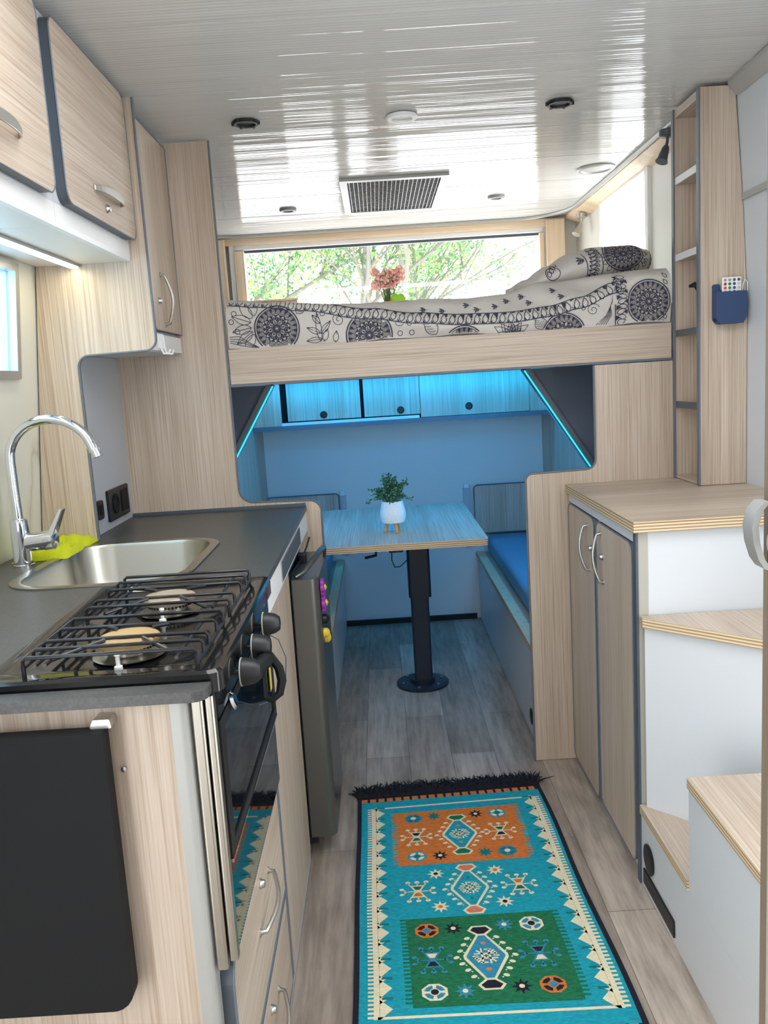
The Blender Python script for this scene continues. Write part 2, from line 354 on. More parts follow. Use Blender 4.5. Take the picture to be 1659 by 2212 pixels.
def duv(u, v):
    x = -0.455+u*1.393
    zt = interp(ZT, x); h = hem(x)
    if v < 0.6:
        z = h + (zt-h)*(v/0.6); return (x, dy(x, z), z)
    t = (v-0.6)/0.4; y = dy(x, zt)
    return (x, y+(4.24-y)*t, zt - 0.03*min(1, t*6) + 0.008*sin(9*x+14*t) - 0.0*t)
dm = MB().grid(duv, 200, 50)
def printer(mb, mask, surf, off=0.0016):
    def line(pts, w=0.0022):
        n = len(pts)
        for i in range(n-1):
            a = Vector(pts[i]); b = Vector(pts[i+1]); d = b-a
            if d.length < 1e-7: continue
            d.normalize(); p = Vector((-d.y, d.x))*w/2; a2 = a-d*w*0.3; b2 = b+d*w*0.3
            if not (mask(*a) and mask(*b)): continue
            q = [a2+p, a2-p, b2-p, b2+p]
            mb.add([(c.x, surf(c.x, c.y)-off, c.y) for c in q], [(0, 1, 2, 3)], 1)
    def fill(pts):
        if all(mask(*p) for p in pts):
            mb.add([(p[0], surf(p[0], p[1])-off, p[1]) for p in pts], [tuple(range(len(pts)))], 1)
    return line, fill
def circ(cx, cz, r, n=40, sx=1, sz=1, a0=0, a1=2*pi): return [(cx+cos(a0+(a1-a0)*i/n)*r*sx, cz+sin(a0+(a1-a0)*i/n)*r*sz) for i in range(n+1)]
def petal(cx, cz, ang, r0, r1, wd, sx=1, sz=1, n=8):
    out = []
    for i in range(n+1):
        t = i/n; out.append((r0+(r1-r0)*t, wd*sin(pi*t**0.8)))
    out = out + [(a, -b) for a, b in out[::-1]]
    return [(cx+(a*cos(ang)-b*sin(ang))*sx, cz+(a*sin(ang)+b*cos(ang))*sz) for a, b in out]
def mandala(line, fill, cx, cz, R, sx=1.0, sz=1.0, full=1):
    line(circ(cx, cz, R, 48, sx, sz), R*0.055); line(circ(cx, cz, R*0.91, 48, sx, sz), R*0.03)
    for k in range(22):
        a = 2*pi*k/22
        line(petal(cx, cz, a, R*0.60, R*0.88, R*0.09, sx, sz, 6), R*0.026)
        line(petal(cx, cz, a, R*0.66, R*0.80, R*0.04, sx, sz, 4), R*0.022)
        b = a+pi/22
        fill([(cx+cos(b+j)*R*r*sx, cz+sin(b+j)*R*r*sz) for r, j in ((0.90, -0.10), (0.90, 0.10), (0.74, 0))])
    for k in range(16):
        a = 2*pi*k/16
        line(petal(cx, cz, a+pi/16, R*0.38, R*0.64, R*0.08, sx, sz, 5), R*0.030)
        fill([(cx+cos(a+j)*R*r*sx, cz+sin(a+j)*R*r*sz) for r, j in ((0.60, -0.13), (0.60, 0.13), (0.44, 0))])
    for k in range(8):
        a = 2*pi*k/8+0.2
        line(petal(cx, cz, a, R*0.10, R*0.50, R*0.105, sx, sz, 6), R*0.045)
        line(petal(cx, cz, a, R*0.14, R*0.34, R*0.03, sx, sz, 4), R*0.03)
        b = a+pi/8
        fill([(cx+cos(b+j)*R*r*sx, cz+sin(b+j)*R*r*sz) for r, j in ((0.50, -0.10), (0.50, 0.10), (0.25, 0))])
    line(circ(cx, cz, R*0.07, 10, sx, sz), R*0.03)
def leaf(line, cx, cz, ang, ln, wd, veins=4, w=0.0018):
    line(petal(cx, cz, ang, 0, ln, wd), w)
    c, s = cos(ang), sin(ang)
    line([(cx, cz), (cx+c*ln*0.95, cz+s*ln*0.95)], w)
    for k in range(1, veins+1):
        t = k/(veins+1.5)*ln
        for sg in (1, -1):
            line([(cx+c*t, cz+s*t), (cx+c*(t+wd*0.6)-s*sg*wd*0.8, cz+s*(t+wd*0.6)+c*sg*wd*0.8)], w*0.8)
def curl(line, cx, cz, r, a0=0, turns=1.6, w=0.0018, sg=1):
    line([(cx+cos(a0+sg*t*turns*2*pi)*r*(1-t*0.85), cz+sin(a0+sg*t*turns*2*pi)*r*(1-t*0.85)) for t in [i/30 for i in range(31)]], w)
def dmask(x, z): return -0.452 < x < 0.936 and hem(x)+0.002 < z < interp(ZT, x)-0.004
line, fill = printer(dm, dmask, dy)
def below(x, z): return dmask(x, z) and z < interp(ZB, x)-0.017
lineb, fillb = printer(dm, below, dy)
# leafy border band
xs = -0.45
while xs < 0.79:
    zb = interp(ZB, xs); dz = (interp(ZB, xs+0.02)-interp(ZB, xs-0.02))/0.04; tilt = math.atan(dz)
    up = pi/2+tilt-0.12
    line(petal(xs+0.009, zb-0.017, up, 0, 0.031, 0.0085), 0.0024)
    line([(xs+0.0215, zb+dz*0.02-0.016), (xs+0.0215-0.003, zb+dz*0.02+0.013)], 0.0022)
    fill([(xs+0.0150, zb+dz*0.015+0.016), (xs+0.0275, zb+dz*0.0275+0.016), (xs+0.0215, zb+dz*0.02-0.006)])
    fill([(xs-0.002, zb-0.018), (xs+0.006, zb-0.018), (xs-0.001, zb-0.006)])
    xs += 0.0265
line([(x/100, interp(ZB, x/100)-0.018) for x in range(-45, 80, 2)], 0.0028); line([(x/100, interp(ZB, x/100)+0.016) for x in range(-45, 80, 2)], 0.0028)
mandala(line, fill, -0.300, 1.492, 0.070); mandala(lineb, fillb, -0.012, 1.455, 0.072)
mandala(lineb, fillb, 0.286, 1.400, 0.066); mandala(lineb, fillb, 0.600, 1.418, 0.068)
mandala(line, fill, 0.868, 1.505, 0.066, 1.0, 1.02)
for a in (100, 130, 160, 190, 215, 240): leaf(lineb, -0.365+0.015*cos(a/57.3), 1.505+0.03*sin(a/57.3), a/57.3, 0.062, 0.014, 0)
leaf(lineb, -0.235, 1.535, 0.9, 0.036, 0.014); leaf(lineb, -0.175, 1.465, 1.9, 0.0, 0.001, 0)
for x, z, a, l in ((-0.165, 1.445, 95, .09), (-0.165, 1.47, 155, .045), (-0.163, 1.468, 50, .05), (-0.160, 1.452, 185, .05), (-0.155, 1.445, 70, .04), (-0.165, 1.50, 130, .035), (-0.12, 1.44, 80, .035)):
    leaf(lineb, x, z, a/57.3, l, 0.0085, 0)
curl(lineb, -0.105, 1.508, 0.022, 1.0); curl(lineb, -0.062, 1.530, 0.012, 2.0); curl(lineb, 0.083, 1.492, 0.022, 2.5, sg=-1)
lineb([(-0.14, 1.512), (-0.13, 1.53), (-0.10, 1.537), (-0.07, 1.528), (-0.03, 1.525)], .0018)
for x, z in ((-0.155, 1.53), (-0.05, 1.548), (0.115, 1.484), (0.122, 1.455), (-0.43, 1.545), (-0.44, 1.52), (-0.425, 1.49), (0.085, 1.455)): lineb(circ(x, z, 0.0075, 12), .0018)
for k in range(5): lineb([(-0.45, 1.475-.006*k), (-0.42+.004*k, 1.475-.010*k), (-0.385, 1.452-.004*k), (-0.36, 1.438)], .0018)
leaf(lineb, 0.20, 1.445, 2.2, 0.065, 0.020, 5); leaf(lineb, 0.535, 1.44, 2.0, 0.045, 0.018, 5)
for k in range(9):
    a = (10+k*20)/57.3; leaf(lineb, 0.435, 1.425, a, 0.062 if k % 2 else 0.05, 0.012, 0)
for k in range(7): leaf(lineb, 0.44, 1.425, (15+k*25)/57.3, 0.035, 0.009, 0)
curl(lineb, 0.695, 1.490, 0.020, 0.4); lineb(circ(0.665, 1.497, .006, 12), .0018)
for k in range(5): lineb([(0.70+.008*k, 1.442), (0.735+.004*k, 1.47), (0.752, 1.51+.004*k)], .0018)
# upright band beside the right mandala
for k in range(5):
    z = 1.444+k*0.031; line(petal(0.770, z, 0.35, 0, 0.030, 0.008), .0024); line(petal(0.800, z+.018, 3.0, 0, 0.028, 0.007), .002)
    fill([(0.766, z+.008), (0.766, z+.024), (0.782, z+.018)]); fill([(0.803, z-.004), (0.803, z+.010), (0.79, z+.004)])
line([(0.764, 1.44), (0.762, 1.50), (0.765, 1.575)], .003); line([(0.806, 1.44), (0.804, 1.50), (0.806, 1.59)], .003)
for k in range(7): line(petal(0.925, 1.45+.021*k, 2.2, 0, .018, .005), .002)
line([(0.916, 1.445), (0.914, 1.59)], .0025)
for x, z in ((0.22, 1.517), (0.30, 1.532), (0.39, 1.522), (0.33, 1.515), (0.43, 1.538), (0.50, 1.528), (0.16, 1.524), (0.48, 1.550), (0.58, 1.563), (0.60, 1.54)):
    for a in (150, 180, 210): leaf(line, x+.010, z, a/57.3, 0.017, 0.0028, 0, .0014)
    line([(x-.008, z), (x+.016, z)], .0014)
obj('duvet', dm, [FAB, INK], None, label='cream duvet printed with black mandalas and leaves on the bunk', cat='duvet')
# pillow
PX0, PX1 = 0.47, 0.962
PZT = [(0.47, 1.596), (0.53, 1.622), (0.60, 1.660), (0.68, 1.698), (0.76, 1.714), (0.88, 1.714), (0.94, 1.700), (0.962, 1.672)]
PZ0 = [(0.47, 1.560), (0.65, 1.574), (0.80, 1.590), (0.90, 1.606), (0.958, 1.625)]
def psurf(x, z):
    a, b = interp(PZ0, x), interp(PZT, x); c = (a+b)/2; h = (b-a)/2+1e-4
    q = max(0, 1-((z-c)/h)**2); e = max(0, 1-max(0, (abs(x-0.73)/0.232))**4)
    return 3.0 - 0.17*math.sqrt(q)*e**0.5 + 0.003*sin(38*x+20*z)+0.002*sin(70*z-25*x)
def pil(sg):
    def f(u, v):
        x = PX0+(PX1-PX0)*u; a, b = interp(PZ0, x), interp(PZT, x); z = (a+b)/2 - (b-a)/2*cos(pi*v)
        y = psurf(x, z); return (x, y if sg > 0 else 6.02-y, z)
    return f
pm = MB().grid(pil(1), 60, 24).grid(pil(-1), 60, 24)
pmask = lambda x, z: PX0+.01 < x < PX1-.006 and interp(PZ0, x)+.006 < z < interp(PZT, x)-.0015
pl, pf = printer(pm, pmask, psurf)
mandala(pl, pf, 0.832, 1.672, 0.064, 1.05, 0.80)
for k in range(9):
    z = 1.592+k*0.013; pl(petal(0.722+.0*k, z, 0.3, 0, .024, .005), .002); pl(petal(0.752, z+.006, 2.9, 0, .020, .004), .002); pf([(0.718, z+.003), (0.718, z+.010), (0.733, z+.007)])
pl([(0.716-.02*t*t, 1.59+.1*t) for t in [i/10 for i in range(11)]], .003); pl([(0.765-.02*t*t, 1.60+.1*t) for t in [i/10 for i in range(11)]], .003)
for k in range(9):
    a = pi+k*pi/8; pl(petal(0.835+cos(a)*.062, 1.668+sin(a)*.048, a, 0, .018, .007), .002)
curl(pl, 0.91, 1.640, .014, .5); pl(circ(.915, 1.672, .005, 10), .0018)
for k in range(6): pl(petal(0.935, 1.632+.013*k, 0.6, 0, .018, .005), .0024)
pl([(0.93, 1.62), (0.928, 1.695)], .003)
for k in range(4): pl(petal(.590+.008*k, 1.610+.012*k, 1.8, 0, .02, .006), .0022)
pl(circ(.60, 1.622, .022, 16), .0025)
for a in (150, 180, 210): leaf(pl, .70, 1.657, a/57.3, .024, .004, 0, .002)
pf([(.948, 1.634), (.9515, 1.634), (.9515, 1.672), (.948, 1.678)])
obj('pillow', pm, [FAB, INK], None, label='plump cream pillow with black mandala print at the right end of the bunk', cat='pillow')

# ---------------------------------------------------------------- things on the ledge by the rear window
ledge = obj('window_ledge', B(-0.70, 0.95, 4.285, 4.384, 1.50, 1.52), WPALE, None, label='pale wooden ledge under the long rear window behind the bunk', cat='shelf')
bx = thing('wicker_box', 'small pale woven wooden box on the ledge at the left end of the rear window', 'box', (-0.50, 4.33, 1.52))
obj('box_body', B(-0.64, -0.365, 4.30, 4.37, 1.521, 1.725), WPALEZ, bx, 0.003)
obj('lid', B(-0.645, -0.360, 4.295, 4.375, 1.726, 1.737), WPALE, bx, 0.003)
fv = thing('flower_bouquet', 'bouquet of dusty pink hydrangeas in a tan woven vase in front of the rear window', 'flowers', (0.085, 4.335, 1.52))
TAN = mat('tan_wicker', (214, 160, 104), 0.7); PINK = mat('dusty_pink_petals', (230, 172, 168), 0.7); PEACH = mat('peach_petals', (236, 204, 176), 0.7)
LIME = mat('lime_leaf', (150, 205, 60), 0.5); GRN = mat('leaf_green', (62, 100, 56), 0.55); STEMM = mat('stem_green', (86, 108, 62), 0.6)
obj('vase', MB().lathe([(0.028, 0), (0.046, 0.02), (0.058, 0.08), (0.050, 0.14), (0.040, 0.168), (0.044, 0.172), (0.036, 0.165)], (0.085, 4.335, 1.521), n=24), TAN, fv)
st = MB(); fl = MB(); ll = MB(); rnd = random.Random(3)
for k in range(22):
    a = rnd.uniform(0, 2*pi); r = rnd.uniform(0.010, 0.088); hx, hy, hz = 0.082+cos(a)*r, 4.325+sin(a)*r*0.35, 1.80+rnd.uniform(-.03, .045)
    st.tube([(0.085+cos(a)*.012, 4.335, 1.67), (0.085+cos(a)*r*.5, 4.333, 1.74), (hx, hy, hz)], 0.0022, 5)
    for j in range(46):
        d = Vector((rnd.gauss(0, 1), rnd.gauss(0, 1), rnd.gauss(0, 1))).normalized(); c = Vector((hx, hy, hz))+d*rnd.uniform(.016, .026)
        u = d.orthogonal().normalized()*0.008; w_ = d.cross(u)
        c += Vector((0, 0, 0)); fl.add([c-u-w_*.6, c+u-w_*.4, c+u*.6+w_, c-u*.6+w_+d*.003], [(0, 1, 2, 3)], 0 if rnd.random() < .6 else 1)
for x, z, s_ in ((0.145, 1.695, .034), (0.168, 1.672, .028), (0.120, 1.70, .03)):
    ll.add([(x+.8*s_*cos(t), 4.315-.004*sin(3*t), z+s_*sin(t)) for t in [i*pi/6 for i in range(12)]], [tuple(range(12))], 0)
    ll.add([(x+.8*s_*cos(t), 4.318-.004*sin(3*t), z+s_*sin(t)) for t in [i*pi/6 for i in range(12)]], [tuple(range(12))], 0)
obj('stems', st, STEMM, fv); obj('blossoms', fl, [PINK, PEACH], fv); obj('leaves', ll, LIME, fv, label='bright lime leaves')

# ================================================================ DINETTE
def bench(x0, x1, xf, label, sgn):
    t = thing('dinette_bench', label, 'bench', ((x0+x1)/2, 3.6, 0))
    obj('base', B(x0, x1, 2.72, 4.43, 0.001, 0.345), WHITE, t, 0.002)
    if sgn > 0:
        obj('seat_edge', B(x0-0.012, x0+0.03, 2.72, 4.43, 0.346, 0.372), PLY, t, 0.002)
        obj('seat_board', B(x0+0.031, x1, 2.72, 4.43, 0.346, 0.366), WY, t)
        obj('seat_cushion', MB().prism(rrect(x0+0.045, x1-.005, 0.3725, 0.470, 0.03), 'y', 2.73, 4.37), CUSH, t, label='blue-grey upholstered seat cushion')
    else:
        obj('seat_edge', B(x1-0.03, x1+0.012, 2.72, 4.43, 0.346, 0.372), PLY, t, 0.002)
        obj('seat_board', B(x0, x1-0.031, 2.72, 4.43, 0.346, 0.366), WY, t)
        obj('seat_cushion', MB().prism(rrect(x0+.005, x1-0.045, 0.3725, 0.470, 0.03), 'y', 2.73, 4.37), CUSH, t, label='blue-grey upholstered seat cushion')
    return t
bR = bench(0.49, 0.85, 0.49, 'white dinette bench with blue-grey cushion to the right of the table', 1)
obj('vent', MB().lathe([(0.028, 0), (0.030, 0.003), (0.020, 0.005)], (0.4895, 2.90, 0.075), (-1, 0, 0), 24), BLACK, bR, label='round black vent in the bench side')
bL = bench(-0.605, -0.24, -0.24, 'white dinette bench with blue-grey cushion to the left of the table, mostly behind the fridge', -1)
def backrest(x0, x1, side, label):
    t = thing('backrest_panel', label, 'panel', ((x0+x1)/2, 4.41, 0.47))
    r = [0, 0, 0.02, 0] if side < 0 else [0, 0, 0, 0.02]
    p = rpoly([(x0, 0.475), (x1, 0.475), (x1, 0.733), (x0, 0.733)], r)
    obj('panel', MB().prism(p, 'y', 4.395, 4.412, 0, 1), [WZ, EDGE], t)
    obj('edge_trim', MB().tube([(a, 4.395, b) for a, b in p], 0.004, 6, closed=True), EDGE, t)
    return t
backrest(-0.600, -0.233, -1, 'oak panel with rounded corner against the rear wall behind the left bench')
backrest(0.478, 0.85, 1, 'oak panel with rounded corner against the rear wall behind the right bench')
for x, lb in ((0.442, 'pale upright rail on the rear wall beside the right bench panel'), (-0.215, 'pale upright rail on the rear wall beside the left bench panel')):
    t = thing('wall_rail', lb, 'rail', (x, 4.43, 0.40)); obj('rail', MB().box(x-.018, x+.018, 4.425, 4.439, 0.40, 0.715), GREYW, t); obj('cap', B(x-.014, x+.014, 4.418, 4.438, 0.716, 0.742), WPLAS, t, .003)
tb = thing('dinette_table', 'oak-look table top with plywood edge on a single dark pedestal', 'table', (0.115, 3.5, 0))
obj('tabletop', MB().prism(rrect(-0.30, 0.367, 2.96, 3.85, 0.012), 'z', 0.7165, 0.7300, 0, 1), [WY, PLY], tb)
obj('tabletop_edge', MB().prism(rrect(-0.299, 0.366, 2.961, 3.849, 0.012), 'z', 0.706, 0.7164), PLY, tb)
DKC = mat('dark_column', (44, 50, 62), 0.35, 0.3)
obj('column', MB().prism(rrect(0.083, 0.178, 3.455, 3.55, .012), 'z', 0.395, 0.7055), DKC, tb, label='wide upper sleeve of the pedestal')
obj('column', MB().prism(rrect(0.090, 0.166, 3.46, 3.545, .010), 'z', 0.03, 0.3945), DKC, tb)
obj('base_disc', MB().lathe([(0.113, 0), (0.113, 0.008), (0.100, 0.012), (0.055, 0.014), (0.055, 0.03)], (0.122, 3.50, 0.001), n=40), DKC, tb)
cx_, cz_ = 0.12, 3.5
for k in range(6):
    a = k*pi/3+.3; obj('bolt', MB().lathe([(0.006, 0), (0.006, .004), (0.003, .005)], (0.122+.088*cos(a), 3.5+.088*sin(a), .0135), n=10), NICKEL, tb)
cr = obj('crank', MB().box(-0.03, -0.008, 3.17, 3.23, 0.672, 0.7055).tube([(-0.028, 3.18, 0.688), (-0.040, 3.175, 0.680), (-0.042, 3.175, 0.648), (-0.085, 3.175, 0.640)], 0.006, 8), BLACK, tb, 0.001)
obj('control_box', MB().prism(rpoly([(0.010, .655), (0.062, .655), (0.068, .67), (0.060, .7055), (0.008, .7055), (0.004, .67)], .003, 2), 'y', 3.17, 3.25), BLACK, tb)
obj('cable', MB().tube([(0.02, 3.20, 0.655), (0.018, 3.2, 0.62), (0.028, 3.23, 0.585), (0.05, 3.32, 0.565), (0.083, 3.455, 0.560)], 0.0022, 6), BLACK, tb)
# potted plant
pp = thing('potted_plant', 'leafy green plant in a speckled white footed pot on the dinette table', 'plant', (0.030, 3.20, 0.7305))
px_, py_ = 0.033, 3.20
POT = mat('speckled_pot', (236, 238, 236), 0.4); N, L = nt(POT)
vo = N.new('ShaderNodeTexVoronoi'); vo.inputs['Scale'].default_value = 230; L.new(coords(N, L, (1, 1, 1)), vo.inputs['Vector'])
L.new(ramp(N, L, vo.outputs['Distance'], [(0.10, (120, 116, 110)), (0.2, (238, 240, 238))]), N['Principled BSDF'].inputs['Base Color'])
obj('pot', MB().lathe([(0.030, 0.035), (0.043, 0.040), (0.050, 0.060), (0.050, 0.080), (0.044, 0.105), (0.040, 0.122), (0.037, 0.122), (0.036, 0.112), (0.0, 0.112)], (px_, py_, 0.7305), n=36), POT, pp)
for k in range(3):
    a = -pi/2+.35+k*2*pi/3; obj('leg', MB().tube([(px_+cos(a)*.033, py_+sin(a)*.033, 0.731), (px_+cos(a)*.024, py_+sin(a)*.024, 0.772)], .007, 10), TAN, pp)
lf = MB(); sm_ = MB(); rnd = random.Random(5)
for k in range(70):
    a = rnd.uniform(0, 2*pi); e_ = rnd.uniform(-0.15, 1.45); R_ = rnd.uniform(.055, .098)
    tip = Vector((px_+cos(a)*cos(e_)*R_, py_+sin(a)*cos(e_)*R_*.9, 0.862+sin(e_)*R_*1.05))
    base = Vector((px_+cos(a)*.015, py_+sin(a)*.015, 0.843)); mid = base.lerp(tip, .5)+Vector((0, 0, .022))
    P = [base, mid, tip]; sm_.tube(P, .0009, 4)
    for j in range(15):
        t = rnd.uniform(.3, 1.0); c = base.lerp(mid, t*2) if t < .5 else mid.lerp(tip, t*2-1)
        d = Vector((rnd.gauss(0, 1), rnd.gauss(0, 1), rnd.gauss(0, .7))).normalized(); c = c+d*.007
        n_ = Vector((rnd.gauss(0, 1), rnd.gauss(0, 1), rnd.gauss(0, 1)+.8)).normalized(); u = d.cross(n_).normalized()*.0042
        lf.add([c-d*.0055, c+u, c+d*.0065, c-u], [(0, 1, 2, 3)], 0 if rnd.random() < .6 else 1)
obj('foliage', lf, [GRN, mat('leaf_green_light', (92, 132, 84), .55)], pp); obj('stems', sm_, STEMM, pp)
# overhead lockers at the rear of the dinette
lk = thing('overhead_locker', 'row of oak-look lockers under the bunk on the rear wall, lit cyan', 'cabinet', (0.12, 4.27, 1.098))
obj('shelf_board', B(-0.609, 0.854, 4.10, 4.439, 1.098, 1.116), WY, lk); obj('shelf_edge', B(-0.609, 0.854, 4.094, 4.0995, 1.096, 1.118), EDGE, lk)
obj('back_frame', B(-0.609, 0.854, 4.16, 4.175, 1.117, 1.318), BLKM, lk)
for i, (a, b, y, kx) in enumerate(((-0.440, -0.083, 4.130, -0.264), (-0.066, 0.207, 4.130, 0.111), (0.2085, 0.735, 4.118, 0.443))):
    d = obj('door', B(a, b, y, y+.014, 1.136 if i < 2 else 1.119, 1.319), WZ, lk, .001)
    obj('finger_pull', MB().lathe([(0.018, 0), (0.018, .003), (0.013, .004), (0.013, .001)], (kx, y, 1.160), (0, -1, 0), 24), BLACK, d)
obj('end_panel', B(-0.609, -0.470, 4.125, 4.14, 1.117, 1.319), WZ, lk); obj('end_panel', B(0.736, 0.854, 4.125, 4.14, 1.117, 1.319), WZ, lk)
obj('sliding_track', B(-0.47, 0.20, 4.108, 4.126, 1.117, 1.131), WPLAS, lk, label='pale sliding track')
# gussets with LED edge
def gusset(p, q, xo, label, lab2):
    t = thing('gusset_panel', label, 'panel', (q[0], 3.0, q[1]))
    s_ = 1 if xo > q[0] else -1
    zl = 0.60; xq = q[0]+(q[1]-zl)*(q[0]-p[0])/(p[1]-q[1])
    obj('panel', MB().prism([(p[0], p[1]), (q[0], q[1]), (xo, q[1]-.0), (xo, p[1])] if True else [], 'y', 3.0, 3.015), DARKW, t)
    d = Vector((q[0]-p[0], 0, q[1]-p[1])).normalized(); n_ = Vector((-d.z, 0, d.x)); n_ = n_ if n_.x*s_ > 0 else -n_
    a = Vector((p[0], 2.985, p[1]-.004)); b = Vector((q[0], 2.985, q[1]))
    obj('edge_board', MB().add([a+n_*.004, b+n_*.004, b+n_*.022, a+n_*.022, a+n_*.004+Vector((0, .1, 0)), b+n_*.004+Vector((0, .1, 0)), b+n_*.022+Vector((0, .1, 0)), a+n_*.022+Vector((0, .1, 0))],
        [(0, 1, 2, 3), (4, 5, 6, 7), (0, 1, 5, 4), (1, 2, 6, 5), (2, 3, 7, 6), (3, 0, 4, 7)]), EDGE, t)
    l = obj('led_strip', MB().tube([a+Vector((0, -.002, 0)), b+Vector((0, -.002, 0))], .0025, 8), LEDC, None, label=lab2, cat='light strip')
    return a, b, n_
gR = gusset((0.520, 1.318), (0.768, 0.925), 0.853, 'triangular gusset under the right end of the bunk, its shade put into a dark colour', 'glowing cyan LED strip running down the right-hand gusset')
gL = gusset((-0.362, 1.318), (-0.545, 1.015), -0.608, 'triangular gusset under the left end of the bunk, its shade put into a dark colour', 'glowing cyan LED strip running down the left-hand gusset')
for (a, b, n_), pw in ((gR, 3.6), (gL, 2.2)):
    c = (a+b)/2 - n_*0.02 + Vector((0, .06, 0))
    area_light('led_glow', c, c - n_*0.7 + Vector((0, 0.8, -0.15)), 0.02, 0.4, pw, (0.02, 0.42, 1.0))
obj('led_strip', B(-0.42, 0.68, 4.035, 4.045, 1.3215, 1.3245), LEDC, None, label='cyan LED strip hidden under the bunk above the lockers', cat='light strip')
area_light('led_glow', (0.12, 4.04, 1.312), (0.12, 4.14, 1.1), 1.35, 0.015, 2.6, (0.0, 0.42, 1.0))
area_light('led_glow', (0.12, 3.5, 1.315), (0.12, 3.8, 0.0), 1.0, 0.3, 6.5, (0.04, 0.38, 1.0))

# ================================================================ CEILING FITTINGS
def ring_fit(name, label, cat, x, y, ro, ri, m_ring, m_core, depth=0.010, group=None, tabs=0):
    ZC = zc(y)
    t = thing(name, label, cat, (x, y, ZC), group)
    obj('rim', MB().lathe([(ri, 0.001), (ro, 0.001), (ro, depth*.6), (ro*.92, depth), (ri*1.05, depth), (ri, depth*.5)], (x, y, ZC), (0, 0, -1), 36), m_ring, t)
    obj('core', MB().lathe([(0.0, 0.002), (ri*.99, 0.002), (ri*.8, depth*.35), (0.0, depth*.35)], (x, y, ZC), (0, 0, -1), 30), m_core, t)
    for k in range(tabs):
        a = k*2*pi/tabs; obj('clip', B(x+cos(a)*ro*.97-.004, x+cos(a)*ro*.97+.004, y+sin(a)*ro*.97-.004, y+sin(a)*ro*.97+.004, ZC-depth*1.1, ZC-.001), m_ring, t)
    return t
GREYM = mat('grey_mesh', (150, 150, 150), .5)
ring_fit('air_vent', 'black round air vent on the glossy ceiling, left above the bunk edge', 'vent', -0.328, 2.569, .038, .027, BLACK, BLKM, .009, tabs=6)
ring_fit('air_vent', 'black round air vent on the glossy ceiling, right near the shelf tower', 'vent', 0.575, 2.565, .038, .027, BLACK, BLKM, .009, tabs=6)
ring_fit('ceiling_light', 'white round ceiling light between the two black vents', 'light', 0.122, 2.600, .046, .030, WPLAS, mat('lamp_glass', (150, 148, 144), .3), .010)
ring_fit('ceiling_speaker', 'flat grey oval-looking speaker on the ceiling near the right window', 'speaker', 0.894, 3.393, .072, .055, LALU, GREYM, .010)
ring_fit('downlight', 'small dark recessed downlight on the ceiling left of the grille', 'light', -0.335, 3.816, .037, .022, GREYM, BLKM, .010)
ring_fit('downlight', 'small dark recessed downlight on the ceiling right of the grille', 'light', 0.569, 3.816, .037, .022, GREYM, BLKM, .010)
ZC = 2.065
gr = thing('ceiling_grille', 'white framed rectangular ceiling grille with dark slats above the bunk', 'grille', (0.115, 3.63, ZC))
g0, g1, h0, h1 = -0.092, 0.322, 3.312, 3.955
obj('frame', MB().holed([(g0, h0), (g1, h0), (g1, h1), (g0, h1)], [(g0+.028, h0+.03), (g1-.028, h0+.03), (g1-.028, h1-.03), (g0+.028, h1-.03)], 'z', ZC-.012, ZC-.001), LALU, gr)
obj('backing', B(g0+.029, g1-.029, h0+.031, h1-.031, ZC-.004, ZC-.001), BLKM, gr)
sl = MB()
for i in range(22):
    x = g0+.036+i*(g1-g0-.072)/21; sl.box(x-.0010, x+.0010, h0+.032, h1-.032, ZC-.010, ZC-.0065)
for i in range(24):
    y = h0+.04+i*(h1-h0-.08)/23; sl.box(g0+.030, g1-.030, y-.0006, y+.0006, ZC-.0062, ZC-.0045)
obj('lattice', sl, LALU, gr, label='crossed grey slats')
def spot(x, y, z, m, label, aim):
    t = thing('spotlight', label, 'spotlight', (x, y, z))
    obj('mount', MB().lathe([(0.026, 0), (0.026, .018), (0.020, .022)], (x, y, z), (0, 0, -1), 24), m, t)
    j = Vector((x, y, z-.03)); a = Vector(aim)
    obj('arm', MB().tube([(x, y, z-.02), (x, y, z-.035), j+a*.02+Vector((0, 0, -.01))], .005, 8), m, t)
    obj('shade', MB().lathe([(0.008, 0), (0.012, .01), (0.016, .045), (0.020, .055), (0.016, .055)], j+a*.012+Vector((0, 0, -.010)), aim, 20), m, t)
spot(1.025, 4.17, 2.032, NICKEL, 'grey swivel spotlight in the rear right corner above the bunk', (-.5, -.2, -.85))
spot(0.985, 2.86, 2.050, SLATE, 'dark swivel spotlight half hidden behind the shelf tower', (-.35, -.2, -.85))

# ================================================================ SHELF TOWER (right)
tw = thing('shelf_tower', 'tall narrow oak open shelf unit standing on the right cabinet top', 'shelf unit', (1.0, 2.6, 0.946))
fp = [(0.945, 0.946), (1.080, 0.946), (1.080, 1.45), (1.068, 1.72), (1.043, 2.060), (0.945, 2.060)]
obj('front_panel', MB().prism(fp, 'y', 2.480, 2.494, 0, 1), [WZ, EDGE], tw)
obj('back_panel', MB().prism([(x-.002 if x > 1 else x, z) for x, z in fp], 'y', 2.684, 2.698, 0, 1), [WZ, EDGE], tw)
obj('side_lining', B(1.030, 1.038, 2.495, 2.683, 0.946, 2.058), WZ, tw)
obj('edge_trim', B(0.940, 0.9448, 2.478, 2.496, 0.946, 2.060), EDGE, tw); obj('edge_trim', B(0.940, 0.9448, 2.682, 2.699, 0.946, 2.060), EDGE, tw)
for i, z in enumerate((1.180, 1.400, 1.628, 1.853)):
    s_ = obj('shelf', B(0.951, 1.029, 2.495, 2.683, z-.008, z+.006), WY, tw)
    obj('shelf_edge', B(0.945, 0.9505, 2.4965, 2.6815, z-.010, z+.010), (WPLAS if i > 1 else SLATE), s_)
